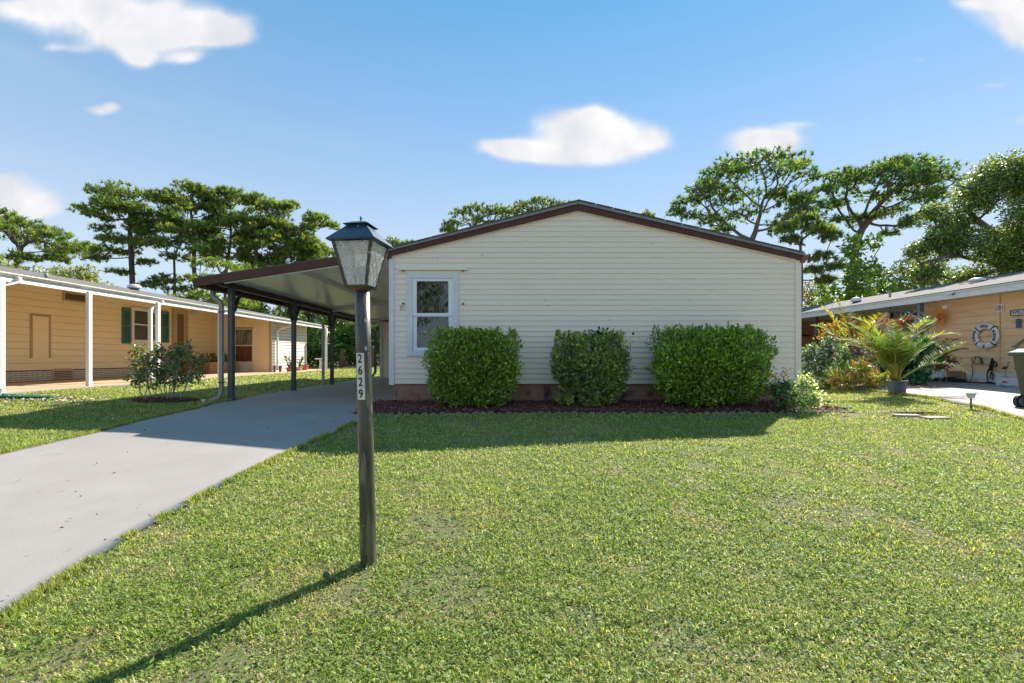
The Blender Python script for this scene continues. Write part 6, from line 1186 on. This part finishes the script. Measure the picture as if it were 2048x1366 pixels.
# small flag on a stick
c = at(1829, 655, 11.9); fg = thing('garden_flag', 'small stars and stripes flag hanging from a stick among the palms', 'flag', tuple(c))
obj('stick', MB().tube([(c.x+.0, c.y, c.z+.28), (c.x-.14, c.y+.05, c.z+.42)], .008, 5).tube([(c.x+.02, c.y+.03, c.z+.3), (c.x+.05, c.y+.05, c.z-.9)], .008, 5), M_wht, fg)
NS = 13; ww = .26; hh_ = .42
def fpt(u, v): # u across 0..1, v down 0..1 ; gathered at top
    w = ww*(.22+.78*v); return (c.x+(u-.5)*w+.02*v, c.y+.02*math.sin(u*14)*(.3+v), c.z+.27-hh_*v)
sr_, sw_, sb_ = mat('flag_red', (.45, .05, .06), None), mat('flag_white', (.72, .70, .70), None), mat('flag_blue', (.06, .12, .32), None)
for i in range(NS):
    mb = MB(); v0s = .38 if i/NS < .6 else 0.0
    for j in range(8):
        va = v0s+(1-v0s)*j/8; vb_ = v0s+(1-v0s)*(j+1)/8; mb.add([fpt(i/NS, va), fpt((i+1)/NS, va), fpt((i+1)/NS, vb_), fpt(i/NS, vb_)], [(0, 1, 2, 3)])
    obj('stripe', mb, sr_ if i % 2 == 0 else sw_, fg)
mb = MB()
for j in range(6): va, vb_ = .38*j/6, .38*(j+1)/6; mb.add([fpt(0, va), fpt(8/13, va), fpt(8/13, vb_), fpt(0, vb_)], [(0, 1, 2, 3)])
cn = obj('canton', mb, sb_, fg); mb = MB()
for i in range(3):
    for j in range(4): q = fpt(.12+.17*i, .10+.07*j); mb.obox((q[0], q[1]-.006, q[2]), .006, .001, .006, 0)
obj('stars', mb, sw_, cn)
c = Vector((PX-.10, pw(1763, 0)[0], pw(1763, 640)[1])); pc_ = thing('framed_picture', 'pale framed picture hanging on the ochre porch door', 'picture', tuple(c)); obj('frame', MB().box(c.x-.02, c.x+.01, c.y-.2, c.y+.2, c.z-.3, c.z+.28), M_wht, pc_); obj('image', MB().box(c.x-.024, c.x-.021, c.y-.14, c.y+.14, c.z-.22, c.z+.2), mat('print', (.5, .42, .33), (.2, .16, .12), 9), pc_)
openbush('hanging plant with dark red flowers in front of the sage window', 'red_flower_basket', 'hanging basket', (at(1795, 0, 13).x, 13.0, 1.6), [CD(1790, 648, 13, 16, 6), CD(1815, 642, 13, 14, 5), CD(1760, 645, 13, 10, 6)], 420, .10, None, 17, 3, .1, .006, [(.28, .06, .04), (.14, .03, .03), (.30, .12, .05), (.05, .10, .04)], att=14)
openbush('grey green spiky bromeliad by the slate porch post', 'bromeliad', 'plant', (at(1850, 0, 12.2).x, 12.2, 1.3), [CD(1852, 645, 12.2, 9, 12), CD(1850, 655, 12.2, 9, 8)], 60, .26, None, 18, 2, .03, .01, [(.12, .19, .10), (.16, .24, .13)], att=10, wd=.2, leafr=.03)
c = at(1815, 784, 9.9)
for i, (dx, dy, L) in enumerate(((0, 0, .35), (.3, .1, .3), (.55, -.02, .25))): 
    x, y = c.x+.25+dx, 9.9+dy+.2; z = g(x, y)+.03; tag(obj('driftwood', MB().tube([(x-L/2, y, z+.02), (x, y+.03, z+.03), (x+L/2, y-.02, z+.015)], [.012, .02, .008], 6), mat('driftwood', (.22, .15, .11), (.32, .24, .2), 9, .9), smooth=True), ('crooked driftwood piece nearest the palm pot', 'middle piece of driftwood on the neighbour drive', 'driftwood piece farthest right of the palm pot')[i], 'driftwood')
mb = MB(); c0 = at(1848, 760, 12.6)
for j in range(7):
    q = [(c0.x+.9*random.random(), 12.2+.4*random.random(), .44+.16*random.random()*(1-k2/7)) for k2 in range(7)]; mb.tube(q, .014, 5)
tag(obj('garden_hose', mb, M_black, smooth=True), 'tangled black hose on the ground at the left end of the white block base', 'hose')
# ---------------------------------------------------------------- lawn blades
def lawn_mask(x, y):
    ok = ~((x > xL(y)+.015) & (x < xR(y)-.015) & (y < 18.2))
    fr = 7.02+.048*np.sin(x*1.1+1)+.02*x
    ok &= ~((x > -2.33) & (x < 5.4) & (y > fr-.02) & (y < 19.3))
    ok &= ~((x > xRD(y)+.01) & (y > 3) & (y < 14.4))
    ok &= ~((x < -9.74)); ok &= ~((x > -5.1) & (x < 5.3) & (y > 17.4) & (y < 19.6))
    ok &= ~((x > 6.2) & (x < 12.5) & (y > np.interp(x, [6.2, 10.2], [11.2, 10.2])) & (y < 15))
    ok &= ~((x-bx_-.05)**2/.55**2+(y-by_+.05)**2/.30**2 < 1)
    ok &= ~(((x-(LPX))**2+(y-LPY)**2) < .045**2)
    ok &= ~((np.abs(x-7.18) < .16) & (np.abs(y-6.93) < .08))
    return ok
BARE = [ga(*p)+(s,) for p, s in (((1405, 935), .10), ((1520, 940), .07), ((1500, 955), .06), ((905, 1158), .10), ((1160, 1240), .07), ((820, 990), .05), ((1350, 970), .05), ((960, 1190), .06), ((1350, 1270), .09), ((500, 1165), .05), ((830, 1175), .06))]
TONES = np.array([(.35, .43, .11), (.46, .50, .13), (.22, .31, .08), (.53, .48, .25), (.50, .53, .15), (.63, .60, .42)])
def blades(name, ya, yb, dens, L, Wd, xa=-1.32, xb=1.32, margin=.8, label='short green lawn grass', three=True, seed=0, xlim=None):
    r = np.random.default_rng(seed+40); xs0 = min(xa*yb-margin, -1); xs1 = xb*yb+margin; N = int(dens*(yb-ya)*(xs1-xs0))
    x = r.uniform(xs0, xs1, N); y = r.uniform(ya, yb, N); keep = (x > xa*y-margin) & (x < xb*y+margin) & lawn_mask(x, y)
    x, y = x[keep], y[keep]; v = vnoise(x, y, 3.2, 4); v2 = vnoise(x+50, y-20, .7, 3); v3 = vnoise(x-33, y+12, 9, 2)
    keep = (v+.35*(v3-.5) > .16+.14*r.random(len(x)))
    for (bx, by, s) in BARE: keep &= ~(((x-bx)**2+(y-by)**2 < (s*1.3*(.6+.8*v3))**2) & (r.random(len(x)) < .85))
    x, y, v, v2, v3 = [q[keep] for q in (x, y, v, v2, v3)]; n = len(x)
    z = G(x, y)+(vnoise(x, y, 1.7, 3)-.5)*.022-.004
    # tufts: pull blades a little toward cell centres so that the turf clumps
    cell = .05*(1+.12*ya); wx_ = x+(vnoise(x, y, 6, 2)-.5)*.35+.37*y; wy_ = y+(vnoise(x+9, y+4, 6, 2)-.5)*.35-.37*x; hsh = _H[(np.round(wx_/cell).astype(int)) & 255, (np.round(wy_/cell).astype(int)) & 255]
    az = r.uniform(0, 6.283, n)+0; lean = r.uniform(.25, 1.25, n); ln = L*r.uniform(.55, 1.25, n)*(.65+.7*v)*(.75+.5*hsh); wd = Wd*r.uniform(.6, 1.3, n)
    dx, dy = np.cos(az), np.sin(az); sx, sy = -dy, dx; b = np.stack([x, y, z], 1); s = np.stack([sx, sy, 0*x], 1)*wd[:, None]*.5
    mid = b+np.stack([dx*np.sin(lean)*.42, dy*np.sin(lean)*.42, np.cos(lean)*.62], 1)*ln[:, None]; tip = mid+np.stack([dx*np.sin(lean+.5)*.5, dy*np.sin(lean+.5)*.5, np.cos(lean+.6)*.45], 1)*ln[:, None]
    V = np.stack([b-s*.6, b+s*.6, mid+s, mid-s, tip], 1).reshape(-1, 3); k = np.arange(n)[:, None]*5
    Fc = np.concatenate([k+np.array([[0, 1, 2]]), k+np.array([[0, 2, 3]]), k+np.array([[3, 2, 4]])], 0)
    p = r.random(n)+(v2-.5)*.55+(hsh-.5)*.30; ci = np.select([p < .30, p < .58, p < .74, p < .88, p < 1.0], [2, 0, 1, 4, 3], 5)
    dead = (v < .36) & (r.random(n) < .5); ci[dead] = 3; ci[r.random(n) < .03] = 5
    c = TONES[ci]*r.uniform(.75, 1.25, (n, 1))
    return tag(npobj(name, V, Fc, leafmat('grass_blade', .5, .5, spec=.35, tcol=(1.12, 1.15, .5)), None, np.repeat(c, 5, 0)), label, kind='stuff')
blades('grass', 1.15, 2.2, 20000, .031, .0043, margin=2.2, label='dense weedy lawn grass nearest the camera', seed=1)
blades('grass', 2.2, 3.8, 13000, .031, .0053, margin=2.0, label='lawn grass around the lamp post', seed=2)
blades('grass', 3.8, 6.4, 6600, .033, .0072, margin=1.5, label='lawn grass in the middle of the front lawn', seed=3)
blades('grass', 6.4, 11, 2600, .036, .0125, label='lawn grass beside the house and the drives', seed=4)
blades('grass', 11, 27, 330, .055, .034, xa=-.75, xb=.1, label='lawn grass between the drive and the yellow house', seed=5)
def edge_tufts(fx, y0, y1, side, n, seed, sc=1.0):
    r = np.random.default_rng(seed+200); y = y0+(y1-y0)*r.random(n)**1.5; x = fx(y)+side*np.abs(r.normal(0, .022, n))-side*.012; z = G(x, y)-.004; k_ = vnoise(x*1.0, y, 5, 3) > .40; x, y, z = x[k_], y[k_], z[k_]; n = len(x)
    d = unit(np.stack([-side*r.uniform(-.3, 1.1, n), r.normal(0, .5, n), r.uniform(.35, 1.1, n)], 1)); L_ = r.uniform(.02, .06, n)*sc*(1+.05*y); W_ = .004*(1+.25*y)*r.uniform(.7, 1.4, n); V, Fc = leaves(np.stack([x, y, z], 1), d, L_, W_)
    c = TONES[r.integers(0, 5, n)]*r.uniform(.55, 1.1, (n, 1)); tag(npobj('edge_grass', V, Fc, leafmat('grass_blade'), None, np.repeat(c, 4, 0)), 'grass creeping over the edge of the concrete', kind='stuff')
edge_tufts(xR, 1.3, 7.1, 1, 16000, 1); edge_tufts(xL, 3.2, 9, -1, 9000, 2); edge_tufts(xRD, 6.0, 11, -1, 6000, 3)
# broad weed leaves near the camera
def weeds(ya, yb, N, s, seed):
    r = np.random.default_rng(seed+70); x = r.uniform(-1.3*yb-.8, 1.3*yb+.8, N); y = r.uniform(ya, yb, N); v = vnoise(x+12, y+7, 1.6, 3); keep = lawn_mask(x, y) & (v > .44); x, y = x[keep], y[keep]; n = len(x)
    z = G(x, y)+(vnoise(x, y, 1.7, 3)-.5)*.022+r.uniform(.008, .03, n); a = r.uniform(0, 6.28, n); d = unit(np.stack([np.cos(a), np.sin(a), r.uniform(.05, .9, n)], 1)); sd = unit(np.stack([-np.sin(a), np.cos(a), r.normal(size=n)*.3], 1))
    L = s*r.uniform(.6, 1.3, n)[:, None]; P = np.stack([x, y, z], 1); V = np.stack([P, P+d*L*.35+sd*L*.22, P+d*L*.8+sd*L*.16-np.array([[0, 0, .003]]), P+d*L, P+d*L*.8-sd*L*.16-np.array([[0, 0, .003]]), P+d*L*.35-sd*L*.22], 1).reshape(-1, 3); k = np.arange(n)[:, None]*6
    Fc = np.concatenate([k+np.array([[0, 1, 2]]), k+np.array([[0, 2, 3]]), k+np.array([[0, 3, 4]]), k+np.array([[0, 4, 5]])], 0); c = np.array([(.20, .32, .06), (.27, .38, .07), (.15, .25, .05)])[r.integers(0, 3, n)]*r.uniform(.8, 1.25, (n, 1))
    tag(npobj('lawn_weeds', V, Fc, leafmat('grass_blade'), None, np.repeat(c, 6, 0)), 'small broad leaved weeds growing through the lawn', kind='stuff')
weeds(1.15, 2.6, 30000, .019, 1); weeds(2.6, 5.0, 30000, .024, 2)
# fallen leaves, clippings and litter
n = 420; x = rng.uniform(-6, 7, n); y = 1.3+rng.random(n)**1.5*6; P = np.stack([x, y, np.where(lawn_mask(x, y), G(x, y)+.03, G(x, y)+.027)], 1); m_ = ~((x > -2.3) & (y > 7)); P = P[m_]; d = rdir(len(P)); d[:, 2] *= .15; V, Fc = leaves(P, unit(d), rng.uniform(.012, .035, len(P)), rng.uniform(.008, .018, len(P)))
tag(npobj('leaf_litter', V, Fc, leafmat('chip'), None, np.repeat(np.array([[.20, .12, .06], [.10, .065, .04], [.30, .22, .12]])[rng.integers(0, 3, len(P))], 4, 0)), 'scattered dead leaves on the drive and lawn', kind='stuff')
x, y = ga(652, 1167); z = g(x, y)+.03; tag(obj('valve_cap', MB().lathe([(.010, 0), (.016, .004), (.016, .016), (.012, .02)], (x, y, z), 10), mat('valve_green', (.01, .10, .07), None)), 'tiny green plastic cap in the lawn beside the lamp post shadow', 'cap')
